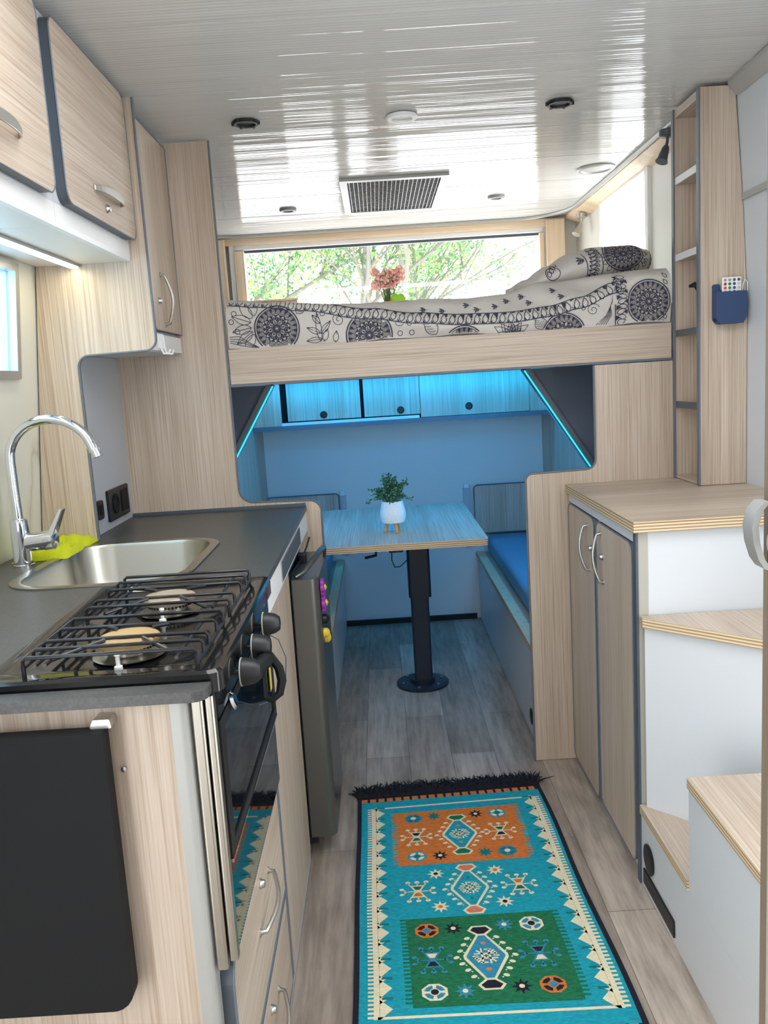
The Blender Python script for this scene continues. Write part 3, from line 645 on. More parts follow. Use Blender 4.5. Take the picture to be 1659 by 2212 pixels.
obj('shelf', B(0.945, 1.029, 2.495, 2.683, 0.9465, 0.956), WY, tw); obj('top_board', B(0.945, 1.029, 2.495, 2.683, 2.035, 2.058), WY, tw, label='pale top board')
obj('hair_clip', MB().tube([(0.985, 2.60, 1.408), (0.985, 2.60, 1.52), (0.975, 2.61, 1.545)], .006, 8).lathe([(0.02, 0), (0.022, .006), (0.012, .012)], (0.98, 2.605, 1.532), (0, 0, 1), 16).lathe([(.016, 0), (.016, .006)], (.985, 2.60, 1.4065), (0, 0, 1), 14), BLACK, None, label='small black stand on the middle shelf of the tower', cat='stand')
obj('bottle_cap', MB().lathe([(0.009, 0), (0.009, .022), (.005, .026)], (0.99, 2.55, 0.9565), n=16), WPLAS, None, label='small white cap on the bottom shelf of the tower', cat='cap')
pk = thing('wall_pocket', 'navy blue holder stuck on the front of the shelf tower', 'holder', (1.024, 2.478, 1.41))
p = rpoly([(0.978, 1.502), (0.978, 1.412), (1.066, 1.412), (1.066, 1.502)], [0, .022, .022, 0])
obj('pocket_front', MB().prism(p, 'y', 2.447, 2.453), NAVY, pk, .002)
obj('pocket_sides', MB().prism([(0.978, 1.502), (0.978, 1.43), (0.984, 1.43), (0.984, 1.502)], 'y', 2.4535, 2.471).prism([(1.060, 1.502), (1.060, 1.43), (1.066, 1.43), (1.066, 1.502)], 'y', 2.4535, 2.471).box(.984, 1.06, 2.4535, 2.471, 1.413, 1.42), NAVY, pk)
obj('pocket_back', MB().prism(rpoly([(0.978, 1.412), (1.066, 1.412), (1.066, 1.508), (1.0, 1.508), (0.998, 1.525), (0.978, 1.525)], [.02, .02, 0, 0, .006, .006]), 'y', 2.4712, 2.479), NAVY, pk)
rc = thing('remote_control', 'white remote control with coloured buttons standing in the navy holder', 'remote', (1.03, 2.462, 1.47))
obj('body', B(1.000, 1.055, 2.459, 2.465, 1.450, 1.542), WPLAS, rc, .002)
cols = [[(150, 150, 150)]*2+[(90, 90, 95), (80, 60, 60)], [(170, 40, 40), (30, 110, 60), (40, 60, 120), (200, 200, 200)], [(200, 80, 40), (50, 130, 90), (50, 90, 130), (190, 190, 190)], [(220, 130, 70), (80, 150, 130), (60, 60, 110), (180, 180, 180)]]
for r in range(4):
    for c in range(4):
        obj('button', MB().lathe([(0.0042, 0), (0.0042, .001), (0.003, .0016)], (1.008+c*.013, 2.459, 1.534-r*.011), (0, -1, 0), 12), mat('button', cols[r][c], .5), rc)
obj('charging_cable', MB().tube([(1.056, 2.464, 1.47), (1.060, 2.462, 1.52), (1.066, 2.462, 1.534), (1.073, 2.462, 1.525), (1.074, 2.463, 1.505), (1.068, 2.466, 1.485)], .0014, 6), WPLAS, None, label='thin white cable looping out of the navy holder', cat='cable')

# ================================================================ RIGHT CABINET
def bow_handle(name, p0, p1, out, m, parent, r=.004, lift=.026, flat=1.0):
    p0, p1, out = Vector(p0), Vector(p1), Vector(out); P = [p0]
    for i in range(13):
        t = i/12; P.append(p0.lerp(p1, .02+.96*t)+out*(lift*(.45+.55*sin(pi*t))))
    P.append(p1); mb = MB().tube(P, r, 10)
    d = out.normalized()
    for q in (p0, p1): mb.lathe([(r*1.7, 0), (r*1.7, .003)], q, d, 12)
    return obj(name, mb, m, parent)
def lock(p, out, parent):
    return obj('lock', MB().lathe([(0.0095, 0), (0.0095, .002), (0.0075, .004), (0.0065, .009), (.002, .010)], p, out, 18), NICKEL, parent)
rcab = thing('base_cabinet', 'narrow two-door oak cabinet with white carcass on the right of the aisle', 'cabinet', (0.83, 2.34, 0))
obj('carcass', B(0.6155, 1.055, 2.002, 2.696, 0.001, 0.915), WHITE, rcab)
obj('fascia', B(0.600, 0.6153, 2.002, 2.696, 0.889, 0.917), WHITE, rcab)
obj('side_panel', B(0.628, 1.055, 1.984, 2.000, 0.001, 0.915), WHITE, rcab)
obj('side_strip', B(0.604, 0.6275, 1.982, 2.000, 0.001, 0.917), GREYB, rcab, label='grey-beige corner strip'); obj('corner_trim', B(0.5975, 0.6035, 1.980, 2.000, 0.001, 0.917), SLATE, rcab)
for (a, b, z0, z1) in ((2.012, 2.345, 0.035, 0.885), (2.375, 2.694, 0.022, 0.885)):
    d = obj('door', MB().prism(rrect(a, b, z0, z1, .028), 'x', 0.597, 0.615, 0, 1), [WZ, EDGE], rcab)
    obj('edge_trim', MB().tube([(0.5968, y, z) for y, z in rrect(a, b, z0, z1, .028)], .002, 6, closed=True), EDGE, d)
    if b < 2.35:
        bow_handle('handle', (.597, 2.300, .856), (.597, 2.275, .722), (-1, 0, 0), NICKEL, d); lock((.597, 2.283, .793), (-1, 0, 0), d)
        for z in (.82, .10): obj('hinge', B(.6155-.012, .614, 2.0035, 2.0115, z-.025, z+.025), ALU, d)
    else:
        bow_handle('handle', (.597, 2.455, .852), (.597, 2.430, .722), (-1, 0, 0), NICKEL, d); lock((.597, 2.405, .793), (-1, 0, 0), d)
tp_ = thing('cabinet_top', 'oak-look plywood top board of the right-hand cabinet', 'countertop', (0.83, 2.34, 0.918))
obj('board', MB().prism([(0.590, 1.968), (1.080, 1.968), (1.080, 2.698), (0.590, 2.698)], 'z', 0.9405, 0.9445, 0, 1), [WX, PLY], tp_)
obj('plywood_core', MB().prism([(0.590, 1.968), (1.080, 1.968), (1.080, 2.698), (0.590, 2.698)], 'z', 0.918, 0.940), PLY, tp_)

# ================================================================ STAIRCASE
sr = thing('corner_steps', 'white winder steps with three oak plywood treads climbing to the cabinet top', 'steps', (0.8, 1.6, 0))
# risers
obj('riser', B(0.602, 0.616, 0.955, 1.979, 0.001, 0.196), WHITE, sr, label='white lower side panel')
obj('riser', B(0.602, 0.616, 1.30-.345, 1.650, 0.1965, 0.432), WHITE, sr); obj('riser', B(0.617, 1.07, 1.636, 1.650, 0.1965, 0.432), WHITE, sr)
obj('riser', MB().prism([(0.622, 1.975), (0.612, 1.965), (0.932, 1.640), (1.055, 1.640), (1.055, 1.655), (0.942, 1.655)], 'z', 0.2185, 0.686), WHITE, sr, label='white diagonal riser panel')
def tread(pts, z, lb=None):
    t = obj('tread', MB().prism(pts, 'z', z-.005, z, 0, 1), [WY, PLY], sr); obj('plywood_edge', MB().prism(pts, 'z', z-.022, z-.0052), PLY, t); return t
tread([(0.598, 1.979), (0.598, 1.652), (0.93, 1.652), (0.93, 1.66), (0.622, 1.979)], 0.218)
tread([(0.598, 1.650), (0.598, 0.955), (1.075, 0.955), (1.075, 1.650)], 0.455)
tread([(0.606, 1.979), (0.604, 1.955), (0.925, 1.625), (1.070, 1.600), (1.070, 1.979)], 0.710)
vt = obj('round_vent', MB().lathe([(0.036, 0), (0.038, .004), (0.026, .007), (0.0, .005)], (0.6015, 1.915, 0.105), (-1, 0, 0), 28), BLACK, sr, label='round black vent'); 
obj('slot_vent', MB().prism([(1.955, .060), (1.955, .022), (1.735, .022), (1.738, .062)][::-1], 'x', 0.597, 0.6015), BLACK, sr, .001, label='long black slot')

# ================================================================ ENTRANCE DOOR (open, at the right edge)
dr = struct('door_1', MB().box(0.4185, 0.440, 0.62, 0.905, 0.03, 1.98), GREYB, .002)
obj('edge_trim', B(0.4150, 0.4182, 0.898, 0.907, 0.03, 1.98), mat('brown_edge', (120, 105, 90), .5), dr)
obj('door_handle', MB().lathe([(.016, 0), (.016, .018), (.014, .022)], (0.4155, .84, 1.128), (-1, 0, 0), 20).loft([[(x-.0035*c, y-.012*d_, z) for c, d_ in ((-1, -1), (1, -1), (1, 1), (-1, 1))] for x, y, z in ((0.3985, .875, 1.168), (0.3925, .88, 1.158), (0.3905, .885, 1.140), (0.3925, .885, 1.122), (0.398, .885, 1.104), (0.4045, .885, 1.094), (0.4155, .885, 1.090))], 0, False), mat('brushed_metal', (206, 206, 204), .42, .8), dr, label='satin metal lever handle')

# ================================================================ KITCHEN (left)
WTZ = 0.927
kt = thing('kitchen_unit', 'oak-look kitchen base unit with grey-edged drawers on the left of the aisle', 'cabinet', (-0.6, 1.9, 0))
obj('end_panel', B(-0.94, -0.3065, 1.086, 1.100, 0.001, 0.9115), WZ, kt)
obj('corner_strip', MB().prism(rpoly([(-0.306, 1.084), (-0.281, 1.084), (-0.281, 1.110), (-0.306, 1.110)], [0, .012, 0, 0]), 'z', 0.001, 0.9115), LALU, kt, label='grey rounded corner profile')
obj('carcass', MB().box(-0.93, -0.283, 1.111, 2.180, 0.001, 0.495), WHITE, kt)
obj('carcass', MB().box(-0.93, -0.283, 1.690, 2.180, 0.4955, 0.72), WHITE, kt)
for i, (z0, z1) in enumerate(((0.250, 0.492), (0.030, 0.240))):
    rr_ = [.025, 0, 0, .025] if i == 0 else [.0, 0, 0, 0]
    pts = rpoly([(1.112, z0), (1.664, z0), (1.664, z1), (1.112, z1)], [0, 0, .01, .045] if i == 0 else [.02, .01, 0, 0])
    d = obj('drawer', MB().prism(pts, 'x', -0.282, -0.263, 0, 1), [WY, SLATE], kt)
    obj('edge_trim', MB().tube([(-0.2628, y, z) for y, z in pts], .0022, 6, closed=True), EDGE, d)
    bow_handle('handle', (-.263, 1.475, z1-.080), (-.263, 1.345, z1-.118), (1, 0, 0), NICKEL, d); lock((-.263, 1.385, z1-.050), (1, 0, 0), d)
d = obj('door', MB().prism(rrect(1.690, 2.176, .035, .835, .006, 3), 'x', -0.282, -0.263, 0, 1), [WZ, EDGE], kt)
obj('edge_trim', B(-0.284, -0.262, 1.6665, 1.6885, 0.03, 0.84), EDGE, d, label='grey upright edge beside the drawers')
obj('top_edge', B(-0.284, -0.260, 1.690, 2.178, 0.836, 0.846), EDGE, d)
vs = obj('vent_strip', MB().box(-0.284, -0.2520, 1.690, 2.690, 0.848, 0.9115), WPLAS, kt, label='white strip under the worktop')
gv = obj('vent_grille', MB().box(-0.2518, -0.2500, 1.95, 2.42, 0.856, 0.906), GREYM, vs)
ms = MB()
for i in range(46): ms.box(-0.2498, -0.2486, 1.958+i*.0102, 1.961+i*.0102, .858, .904)
obj('grille_bars', ms, SLATE, vs)
# worktop with sink hole and stove notch
wt = thing('worktop', 'dark grey kitchen worktop with rounded front corner', 'countertop', (-0.6, 1.9, 0.912))
outer = rpoly([(-0.945, 1.062), (-0.250, 1.062), (-0.250, 1.098), (-0.572, 1.098), (-0.572, 1.668), (-0.250, 1.668), (-0.250, 2.698), (-0.945, 2.698)], [0, .02, 0, 0, 0, 0, 0, 0])
hole = rrect(-0.805, -0.445, 1.735, 2.195, .085)
obj('slab', MB().holed(outer, hole, 'z', 0.912, WTZ), WT, wt, .0012)
obj('rear_lip', B(-0.81, -0.252, 2.688, 2.698, WTZ+.0002, WTZ+.010), SLATE, wt)
sm = MB(); rings = []
for (ins, z, r) in ((0, .9275, .11), (0, .9305, .11), (.008, .9315, .105), (.022, .9300, .095), (.026, .922, .09), (.034, .84, .085), (.050, .812, .075), (.085, .800, .06), (.16, .797, .02)):
    rings.append([(a, b, z) for a, b in rrect(-0.828+ins, -0.425-ins, 1.712+ins, 2.216-ins, max(r, .004), 8)])
sm.loft(rings, 0, True, False); n_ = len(rings[-1]); sm.add(rings[-1], [tuple(range(n_))], 0)
sk = thing('kitchen_sink', 'stainless steel inset sink with large rounded corners beside the tap', 'sink', (-0.626, 1.964, 0.80))
obj('basin', sm, STEEL, sk)
obj('drain', MB().lathe([(.028, 0), (.028, .003), (.016, .004), (.0, .002)], (-0.62, 1.96, .7975), n=24), CHROME, sk)
obj('overflow', MB().lathe([(.014, 0), (.014, .003), (.005, .005)], (-0.788, 1.90, .878), (1, 0, 0), 20), CHROME, sk)
fc = thing('kitchen_tap', 'tall chrome swan-neck tap behind the sink by the marble wall', 'faucet', (-0.872, 1.99, WTZ))
fx, fy = -0.872, 1.99
obj('base', MB().lathe([(.026, 0), (.026, .004), (.022, .006), (.0215, .08), (.0205, .11), (.017, .114), (.013, .116)], (fx, fy, WTZ), n=32), CHROME, fc)
P = [(fx, fy, 1.04), (fx-.001, fy, 1.12), (fx-.001, fy, 1.178)]
for k in range(1, 17):
    a = pi-k/16*(pi-.30); P.append((fx+.098+.099*cos(a), fy, 1.182+.090*sin(a)))
P.append((P[-1][0]+.006, fy, P[-1][2]-.018))
obj('spout', MB().tube(P, .0115, 16), CHROME, fc); e_ = P[-1]
obj('aerator', MB().lathe([(.0125, 0), (.0125, .02), (.010, .021)], (e_[0]+.001, fy, e_[2]+.006), (.32, 0, -1), 20), CHROME, fc)
obj('valve_body', MB().lathe([(.017, 0), (.022, .012), (.0225, .045), (.024, .05), (.023, .070), (.014, .076)], (fx+.010, fy, .983), (1, 0, .05), 28), CHROME, fc)
obj('lever', MB().loft([[(fx+.070+t*.038+dx, fy+dyy, .985+t*.075) for dx, dyy in ((-.010*(1-t*.5), -.020*(1-.4*t)), (.008*(1-t*.5), -.020*(1-.4*t)), (.008*(1-t*.5), .020*(1-.4*t)), (-.010*(1-t*.5), .020*(1-.4*t)))] for t in (-.15, .1, .4, .7, 1.0)], 0, False), CHROME, fc, .002)
CLOTH = mat('lime_microfibre', (206, 214, 30), .95); N, L = nt(CLOTH); bump(N, L, CLOTH, noise(N, L, coords(N, L, (1, 1, 1)), 320, 3), 1.0, .004)
def clf(u, v):
    x = -0.915+.125*v; y = 2.015+.25*u
    r = math.sqrt(max(0, 1-(2*u-1)**2))*math.sqrt(max(0, 1-(2*v-1)**2))
    y += .03*v; return (x-.02*u*(1-v)+.008*sin(9*v), y, WTZ+.001+r*(.024+.012*sin(7*u+1)+.006*sin(19*u+6*v)+.004*sin(31*v)))
obj('cleaning_cloth', MB().grid(clf, 40, 26), CLOTH, None, label='crumpled lime yellow cleaning cloth behind the sink', cat='cloth')

# ---------------------------------------------------------------- stove
sv = thing('gas_stove', 'black two-burner gas stove with oven set into the kitchen unit', 'stove', (-0.41, 1.385, 0.50))
obj('side_panel', MB().box(-0.565, -0.262, 1.104, 1.112, 0.505, 0.912), STEEL, sv)
obj('side_panel', MB().prism(rpoly([(-0.2785, 1.088), (-0.262, 1.088), (-0.262, 1.1035), (-0.2785, 1.1035)], .004, 3), 'z', .500, .908).prism(rpoly([(-0.2605, 1.092), (-0.248, 1.092), (-0.248, 1.112), (-0.2605, 1.112)], .004, 3), 'z', .510, .908), STEEL, sv, label='stainless steel side profiles')
obj('body', B(-0.56, -0.262, 1.113, 1.655, 0.505, 0.915), BLKM, sv)
hb = MB(); rings = []
for ins, z, r in ((0, .9085, .02), (0, .936, .02), (.004, .940, .018), (.030, .940, .016), (.036, .934, .03), (.06, .9335, .03)):
    rings.append([(a, b, z) for a, b in rrect(-0.578+ins, -0.236-ins, 1.103+ins, 1.664-ins, r, 6)])
hb.loft(rings, 0, True, False); hb.add(rings[-1], [tuple(range(len(rings[-1])))], 0); hb.add(rings[0], [tuple(range(len(rings[0])))], 0)
obj('hob_plate', hb, ENAMEL, sv)
CAPF = mat('tan_burner_cap', (196, 164, 116), .45, .3); CAPR = mat('beige_burner_cap', (176, 160, 140), .45, .3)
for (bx_, by_, m_) in ((-0.392, 1.215, CAPF), (-0.388, 1.450, CAPR)):
    b_ = obj('burner', MB().lathe([(.050, 0), (.054, .003), (.048, .004), (.040, .002), (.030, .006), (.030, .012), (.034, .013), (.034, .018)], (bx_, by_, .9345), n=36), STEEL, sv)
    c_ = obj('burner_cap', MB().lathe([(.043, .0185), (.045, .022), (.046, .027), (.043, .030), (.022, .0305), (.008, .029), (0, .029)], (bx_, by_, .9345), n=40), m_, b_, label='round tan cap' if m_ is CAPF else 'round grey-beige cap')
    t_ = MB()
    for k in range(36):
        a = 2*pi*k/36; t_.box(bx_+cos(a)*.0375-.0012, bx_+cos(a)*.0375+.0012, by_+sin(a)*.0375-.0012, by_+sin(a)*.0375+.0012, .9475, .953)
    obj('flame_ports', t_, BLKM, b_)
    obj('igniter', MB().lathe([(.006, 0), (.006, .006), (.003, .007), (.003, .020), (.0045, .022), (.004, .025)], (bx_+.003, by_-.068, .9345), n=12), WPLAS, b_, label='white ceramic igniter')
def grate(ys, cyb, label):
    t = MB(); r = .0028; z = .967; zl = .957
    for y in ys:
        t.tube([(-.513, y, zl-.004), (-.513, y, z-.004), (-.509, y, z), (-.274, y, z), (-.270, y, z-.004), (-.270, y, zl-.012)], r, 8)
    for x in (-.497, -.483, -.300): t.tube([(x, ys[0], zl-.002), (x, ys[-1], zl-.002)], r, 8)
    t.tube([(-.513, ys[0], zl-.004), (-.513, ys[-1], zl-.004)], r, 8); t.tube([(-.270, ys[0], zl-.010), (-.270, ys[-1], zl-.010)], r, 8)
    for x in (-.513, -.272):
        for y in (ys[0], ys[-1]): t.tube([(x, y, zl), (x, y, .936)], r*1.2, 8)
    for sx in (-1, 1):
        for sy in (-1, 1): t.tube([(-.39+sx*.085, cyb+sy*.085, z-.006), (-.39+sx*.028, cyb+sy*.028, z+.001)], r*1.15, 8)
    return obj('pan_support', t, mat('pan_support_enamel', (34, 34, 38), .25), sv, label=label)
grate([1.125, 1.162, 1.200, 1.262, 1.318], 1.215, 'front wire pan support'); grate([1.385, 1.430, 1.505, 1.560, 1.605], 1.450, 'rear wire pan support')
obj('control_panel', B(-0.2615, -0.246, 1.113, 1.655, .868, .908), ENAMEL, sv)
for y in (1.455, 1.325, 1.207):
    k_ = obj('knob', MB().lathe([(.004, 0), (.004, .018), (.019, .0185), (.021, .021), (.0205, .027), (.0175, .040), (.012, .048), (.0, .050)], (-.246, y, .900), (1, 0, 0), 28), BLACK, sv)
    obj('knob_skirt', MB().lathe([(.0195, 0), (.0215, .0005), (.0215, .002), (.0195, .0025)], (-.2283, y, .900), (1, 0, 0), 28), GREYB, k_)
od = obj('oven_door', MB().box(-0.262, -0.249, 1.116, 1.652, .655, .862), GLASSB, sv, .002)
ofr = MB()
for (a, b, z0, z1) in ((1.116, 1.145, .655, .862), (1.622, 1.652, .655, .862), (1.145, 1.622, .655, .672), (1.145, 1.622, .846, .862)): ofr.box(-.2488, -.2465, a, b, z0, z1)
obj('door_frame', ofr, BLACK, od); obj('chrome_strip', B(-.2488, -.2455, 1.116, 1.652, .6485, .654), CHROME, od)
obj('energy_label', B(-.2464+.0, -.2460, 1.595, 1.618, .72, .79), mat('yellow_label', (200, 180, 60), .5), od, label='small yellow label')
obj('lower_panel', B(-0.262, -0.252, 1.116, 1.652, .508, .645), GLASSB, sv)
obj('door_latch', MB().lathe([(.0, 0), (.013, .001), (.015, .004), (.010, .008)], (-.2464, 1.20, .858), (1, 0, .3), 20), CHROME, sv)
cl = MB()
P_ = [(-.214, 1.335, .898), (-.200, 1.330, .880), (-.188, 1.325, .862), (-.184, 1.320, .842), (-.188, 1.31, .824), (-.200, 1.305, .816), (-.212, 1.305, .820)]
cl.tube(P_, .007, 8, rr=[.006, .007, .008, .008, .007, .006, .005])
cl.tube([(-.214, 1.335, .898), (-.215, 1.325, .87), (-.214, 1.315, .845), (-.212, 1.305, .820)], .005, 8)
cl.tube([(-.225, 1.255, .880), (-.212, 1.275, .884), (-.205, 1.30, .884), (-.208, 1.33, .880)], .011, 8, rr=[.006, .012, .013, .009])
obj('strap_clip', cl, BLKM, None, label='black strap clip hooked over the oven knobs', cat='clip')
obj('thin_cable', MB().tube([(-.225, 1.465, .880), (-.205, 1.47, .865), (-.194, 1.47, .83), (-.197, 1.46, .79), (-.215, 1.45, .76), (-.2455, 1.44, .755)], .0011, 6), SLATE, None, label='thin grey wire hanging beside the oven knobs', cat='cable')

# folding flap on the end panel
fp_ = thing('folding_flap', 'matt black folding table flap hanging on the end of the kitchen unit', 'folding table', (-0.65, 1.06, 0.47))
pts = rpoly([(-0.93, .478), (-0.386, .478), (-0.386, .884), (-0.93, .884)], [0, .03, .004, 0])
obj('board', MB().prism(pts, 'y', 1.046, 1.070), BLKM, fp_, .0015)
obj('hinge', MB().prism(rpoly([(-.408, .8845), (-.378, .8845), (-.380, .897), (-.402, .897)], .002, 2), 'y', 1.060, 1.085), NICKEL, fp_)
obj('screw', MB().lathe([(.004, 0), (.004, .003), (.002, .004)], (-.376, 1.0855, .815), (0, -1, 0), 12), NICKEL, kt)

# divider panel by the sink and niche
dv = thing('divider_panel', 'oak-look divider panel beside the sink with stepped grey edge', 'partition panel', (-0.85, 2.288, WTZ))
pl_ = rpoly([(-0.787, .60), (-0.787, 1.425), (-0.575, 1.430), (-0.575, 2.5)], [0, .030, .030, 0])
pl_ = [(-0.787, WTZ+.001)] + [q for q in pl_ if WTZ < q[1] < 2.06] + [(-0.575, 2.060)]
obj('panel', MB().prism(pl_ + [(lx(2.06)+.004, 2.060), (lx(.93)+.004, WTZ+.001)], 'y', 2.280, 2.296, 0, 1), [WZ, EDGE], dv)
obj('edge_trim', MB().tube([(a, 2.280, b) for a, b in pl_], .003, 6), EDGE, dv)
struct('wall_niche', B(-0.93, -0.81, 2.297, 2.699, WTZ+.001, 1.43), GREYW)
sk_ = thing('wall_socket', 'black power socket low on the grey niche wall above the worktop', 'socket', (-0.81, 2.54, 0.95))
obj('plate', MB().prism(rrect(2.447, 2.645, .950, 1.042, .006, 3), 'x', -.8098, -.802), BLACK, sk_, .001)
obj('outlet', MB().lathe([(.030, 0), (.030, .003), (.022, .0035), (.020, .001)], (-.802, 2.51, .997), (1, 0, 0), 24), BLKM, sk_)
obj('switch', MB().box(-.802, -.799, 2.565, 2.625, .965, 1.028), BLKM, sk_)
t = thing('wall_switch', 'small black switch on the niche wall nearest the divider', 'switch', (-0.81, 2.37, 0.97))
obj('plate', MB().prism(rrect(2.345, 2.395, .972, 1.025, .010, 3), 'x', -.8098, -.801), BLACK, t); obj('rocker', B(-.801, -.798, 2.358, 2.382, .985, 1.012), BLKM, t)

# ---------------------------------------------------------------- wall cabinets
def flat_handle(y0, y1, z, parent):
    rings = []
    for i in range(15):
        t = i/14; y = y0+(y1-y0)*t; x = -.5965+.022*sin(pi*t)**.5; h = .006+.004*sin(pi*t)
        rings.append([(x, y, z-h), (x+.004, y, z-h), (x+.004, y, z+h), (x, y, z+h)])
    return obj('handle', MB().loft(rings, 0, False), NICKEL, parent, .001)
def wallcab(y0, y1, label, lk_=True):
    t = thing('wall_cabinet', label, 'cabinet', (-.75, (y0+y1)/2, 1.655))
    obj('body', B(lx(1.7)+.004, -.619, y0, y1, 1.7055, 2.073), WHITE, t)
    obj('bottom_board', B(lx(1.7)+.004, -.636, y0, y1, 1.660, 1.705), CREAM, t)
    obj('light_rail', MB().prism([(-.635, 1.6595), (-.622, 1.6595), (-.6195, 1.670), (-.6195, 1.7055), (-.635, 1.7055)], 'y', y0, y1), WPLAS, t, label='white rail under the door')
    pts = rrect(y0+.018, y1-.002 if y1 > 2 else y1-.040, 1.708, 2.064, .030)
    d = obj('door', MB().prism(pts, 'x', -.6185, -.597, 0, 1), [WY, SLATE], t)
    obj('edge_trim', MB().tube([(-.597, y, z) for y, z in pts], .0018, 6, closed=True), EDGE, d)
    hy = y1-.125 if y1 > 2 else y1-.200
    flat_handle(hy-.196, hy, 1.774, d); lock((-.597, hy-.112, 1.744), (1, 0, 0), d)
    return t
wallcab(1.762, 2.278, 'oak-fronted wall cabinet over the sink, with lock under its handle')
wallcab(1.235, 1.758, 'oak-fronted wall cabinet at the left edge of the picture, nearest the viewer')
ls = thing('light_strip', 'glowing white LED strip under the wall cabinets over the worktop', 'light strip', (-.765, 1.75, 1.650))
obj('housing', B(-.780, -.752, 1.25, 2.276, 1.6525, 1.6595), ALU, ls); obj('diffuser', B(-.776, -.756, 1.252, 2.274, 1.6495, 1.6523), LEDW, ls)
area_light('strip_glow', (-.766, 1.76, 1.648), (-.78, 1.80, 0.9), 0.02, 1.0, 1.2, (1.0, 0.90, 0.50)).rotation_euler = (0, 0, 0)
tc_ = thing('tall_wall_cabinet', 'tall narrow oak-fronted cabinet between the divider and the bulkhead', 'cabinet', (-.75, 2.5, 1.43))
obj('body', B(-.93, -.616, 2.297, 2.698, 1.431, 2.060), WHITE, tc_)
obj('bottom_rail', MB().box(-.6155, -.603, 2.36, 2.697, 1.434, 1.480), WPLAS, tc_, label='white bottom rail'); obj('frame_strip', B(-.6155, -.590, 2.297, 2.330, 1.431, 2.060), WPLAS, tc_)
pts = rpoly([(2.372, 1.490), (2.697, 1.490), (2.697, 2.042), (2.372, 2.042)], [.022, 0, 0, .004])
d = obj('door', MB().prism(pts, 'x', -.6155, -.597, 0, 1), [WZ, SLATE], tc_)
obj('edge_trim', MB().tube([(-.597, y, z) for y, z in pts], .002, 6, closed=True), EDGE, d)
bow_handle('handle', (-.597, 2.487, 1.648), (-.597, 2.500, 1.510), (1, 0, 0), NICKEL, d, .0042, .028); lock((-.597, 2.445, 1.572), (1, 0, 0), d)
for y, lb in ((2.42, 'white hook hanging from the tall cabinet rail, nearer the divider'), (2.46, 'white hook hanging from the tall cabinet rail, nearer the bulkhead')):
    obj('rail_hook', MB().tube([(-.606, y, 1.482), (-.600, y, 1.478), (-.598, y, 1.44), (-.592, y, 1.425), (-.580, y+.006, 1.424), (-.575, y+.010, 1.436)], .0035, 8).box(-.603, -.598, y-.008, y+.008, 1.440, 1.478), WPLAS, None, label=lb, cat='hook')

# ---------------------------------------------------------------- fridge
FR = mat('fridge_grey_silver', (112, 112, 108), .3, .75); FRD = mat('fridge_side_grey', (80, 82, 84), .4, .3)
fg = thing('mini_fridge', 'silver-grey under-counter fridge with magnets beside the bulkhead', 'refrigerator', (-.4, 2.40, 0))
obj('body', B(-.75, -.275, 2.190, 2.640, .030, .800), FRD, fg, .004)
obj('door', MB().prism(rpoly([(-.262, 2.192), (-.200, 2.192), (-.187, 2.21), (-.186, 2.40), (-.187, 2.55), (-.200, 2.565), (-.262, 2.565)], [.004, .016, .03, 0, .03, .01, .004], 4), 'z', .062, .802), FR, fg, .004)
obj('gasket', B(-.2745, -.2625, 2.196, 2.56, .066, .798), BLKM, fg)
for y in (2.22, 2.60): obj('foot', MB().lathe([(.014, 0), (.014, .028)], (-.30, y, .001), n=14), BLACK, fg)
obj('door_hinge', B(-.272, -.240, 2.196, 2.225, .040, .061), BLACK, fg, .002)
obj('handle', MB().tube([(-.248, 2.20, .808), (-.225, 2.215, .818), (-.203, 2.27, .838), (-.190, 2.35, .846), (-.184, 2.42, .842), (-.184, 2.46, .826), (-.186, 2.47, .80)], .010, 10, rr=[.004, .006, .008, .008, .008, .006, .004]), FR, fg, label='curved handle over the door top')
YEL = mat('yellow_magnet', (214, 188, 60), .45); PUR = mat('purple_magnet', (150, 50, 160), .45)
def magnet(y, z, r, m, label, petals=False):
    t = thing('fridge_magnet', label, 'magnet', (-.186, y, z))
    if petals:
        mb = MB()
        for k in range(6):
            a = k*pi/3; mb.lathe([(.0, 0), (r*.45, .001), (r*.45, .009), (.0, .012)], (-.1855, y+cos(a)*r*.6, z+sin(a)*r*.6), (1, 0, 0), 12)
        obj('petals', mb, PUR, t); obj('centre', MB().lathe([(r*.35, 0), (r*.35, .013), (0, .017)], (-.185, y, z), (1, 0, 0), 12), YEL, t)
    else: obj('disc', MB().lathe([(r, 0), (r, .010), (r*.6, .016), (0, .018)], (-.1858, y, z), (1, 0, 0), 16), m, t)
magnet(2.235, .768, .024, None, 'purple flower magnet, topmost on the fridge door', True)
magnet(2.245, .722, .027, None, 'purple flower magnet with yellow centre, below the topmost one', True)
magnet(2.245, .676, .013, BLACK, 'small black magnet on the fridge door below the flowers')
magnet(2.228, .642, .013, YEL, 'round yellow magnet on the fridge door, upper of two'); magnet(2.262, .618, .014, YEL, 'round yellow magnet on the fridge door, lower of two')
pg = thing('power_plug', 'black plug with cord lying on top of the fridge', 'plug', (-.27, 2.42, .802))
obj('plug', MB().prism(rrect(-.262, -.236, 2.40, 2.445, .006, 3), 'z', .8035, .826), BLACK, pg, .002)
obj('cord', MB().tube([(-.25, 2.40, .815), (-.256, 2.36, .808), (-.262, 2.28, .8055), (-.267, 2.21, .8055), (-.268, 2.183, .80), (-.268, 2.182, .70)], .003, 8).tube([(-.248, 2.445, .815), (-.243, 2.52, .825), (-.24, 2.60, .84)], .003, 8), BLACK, pg)

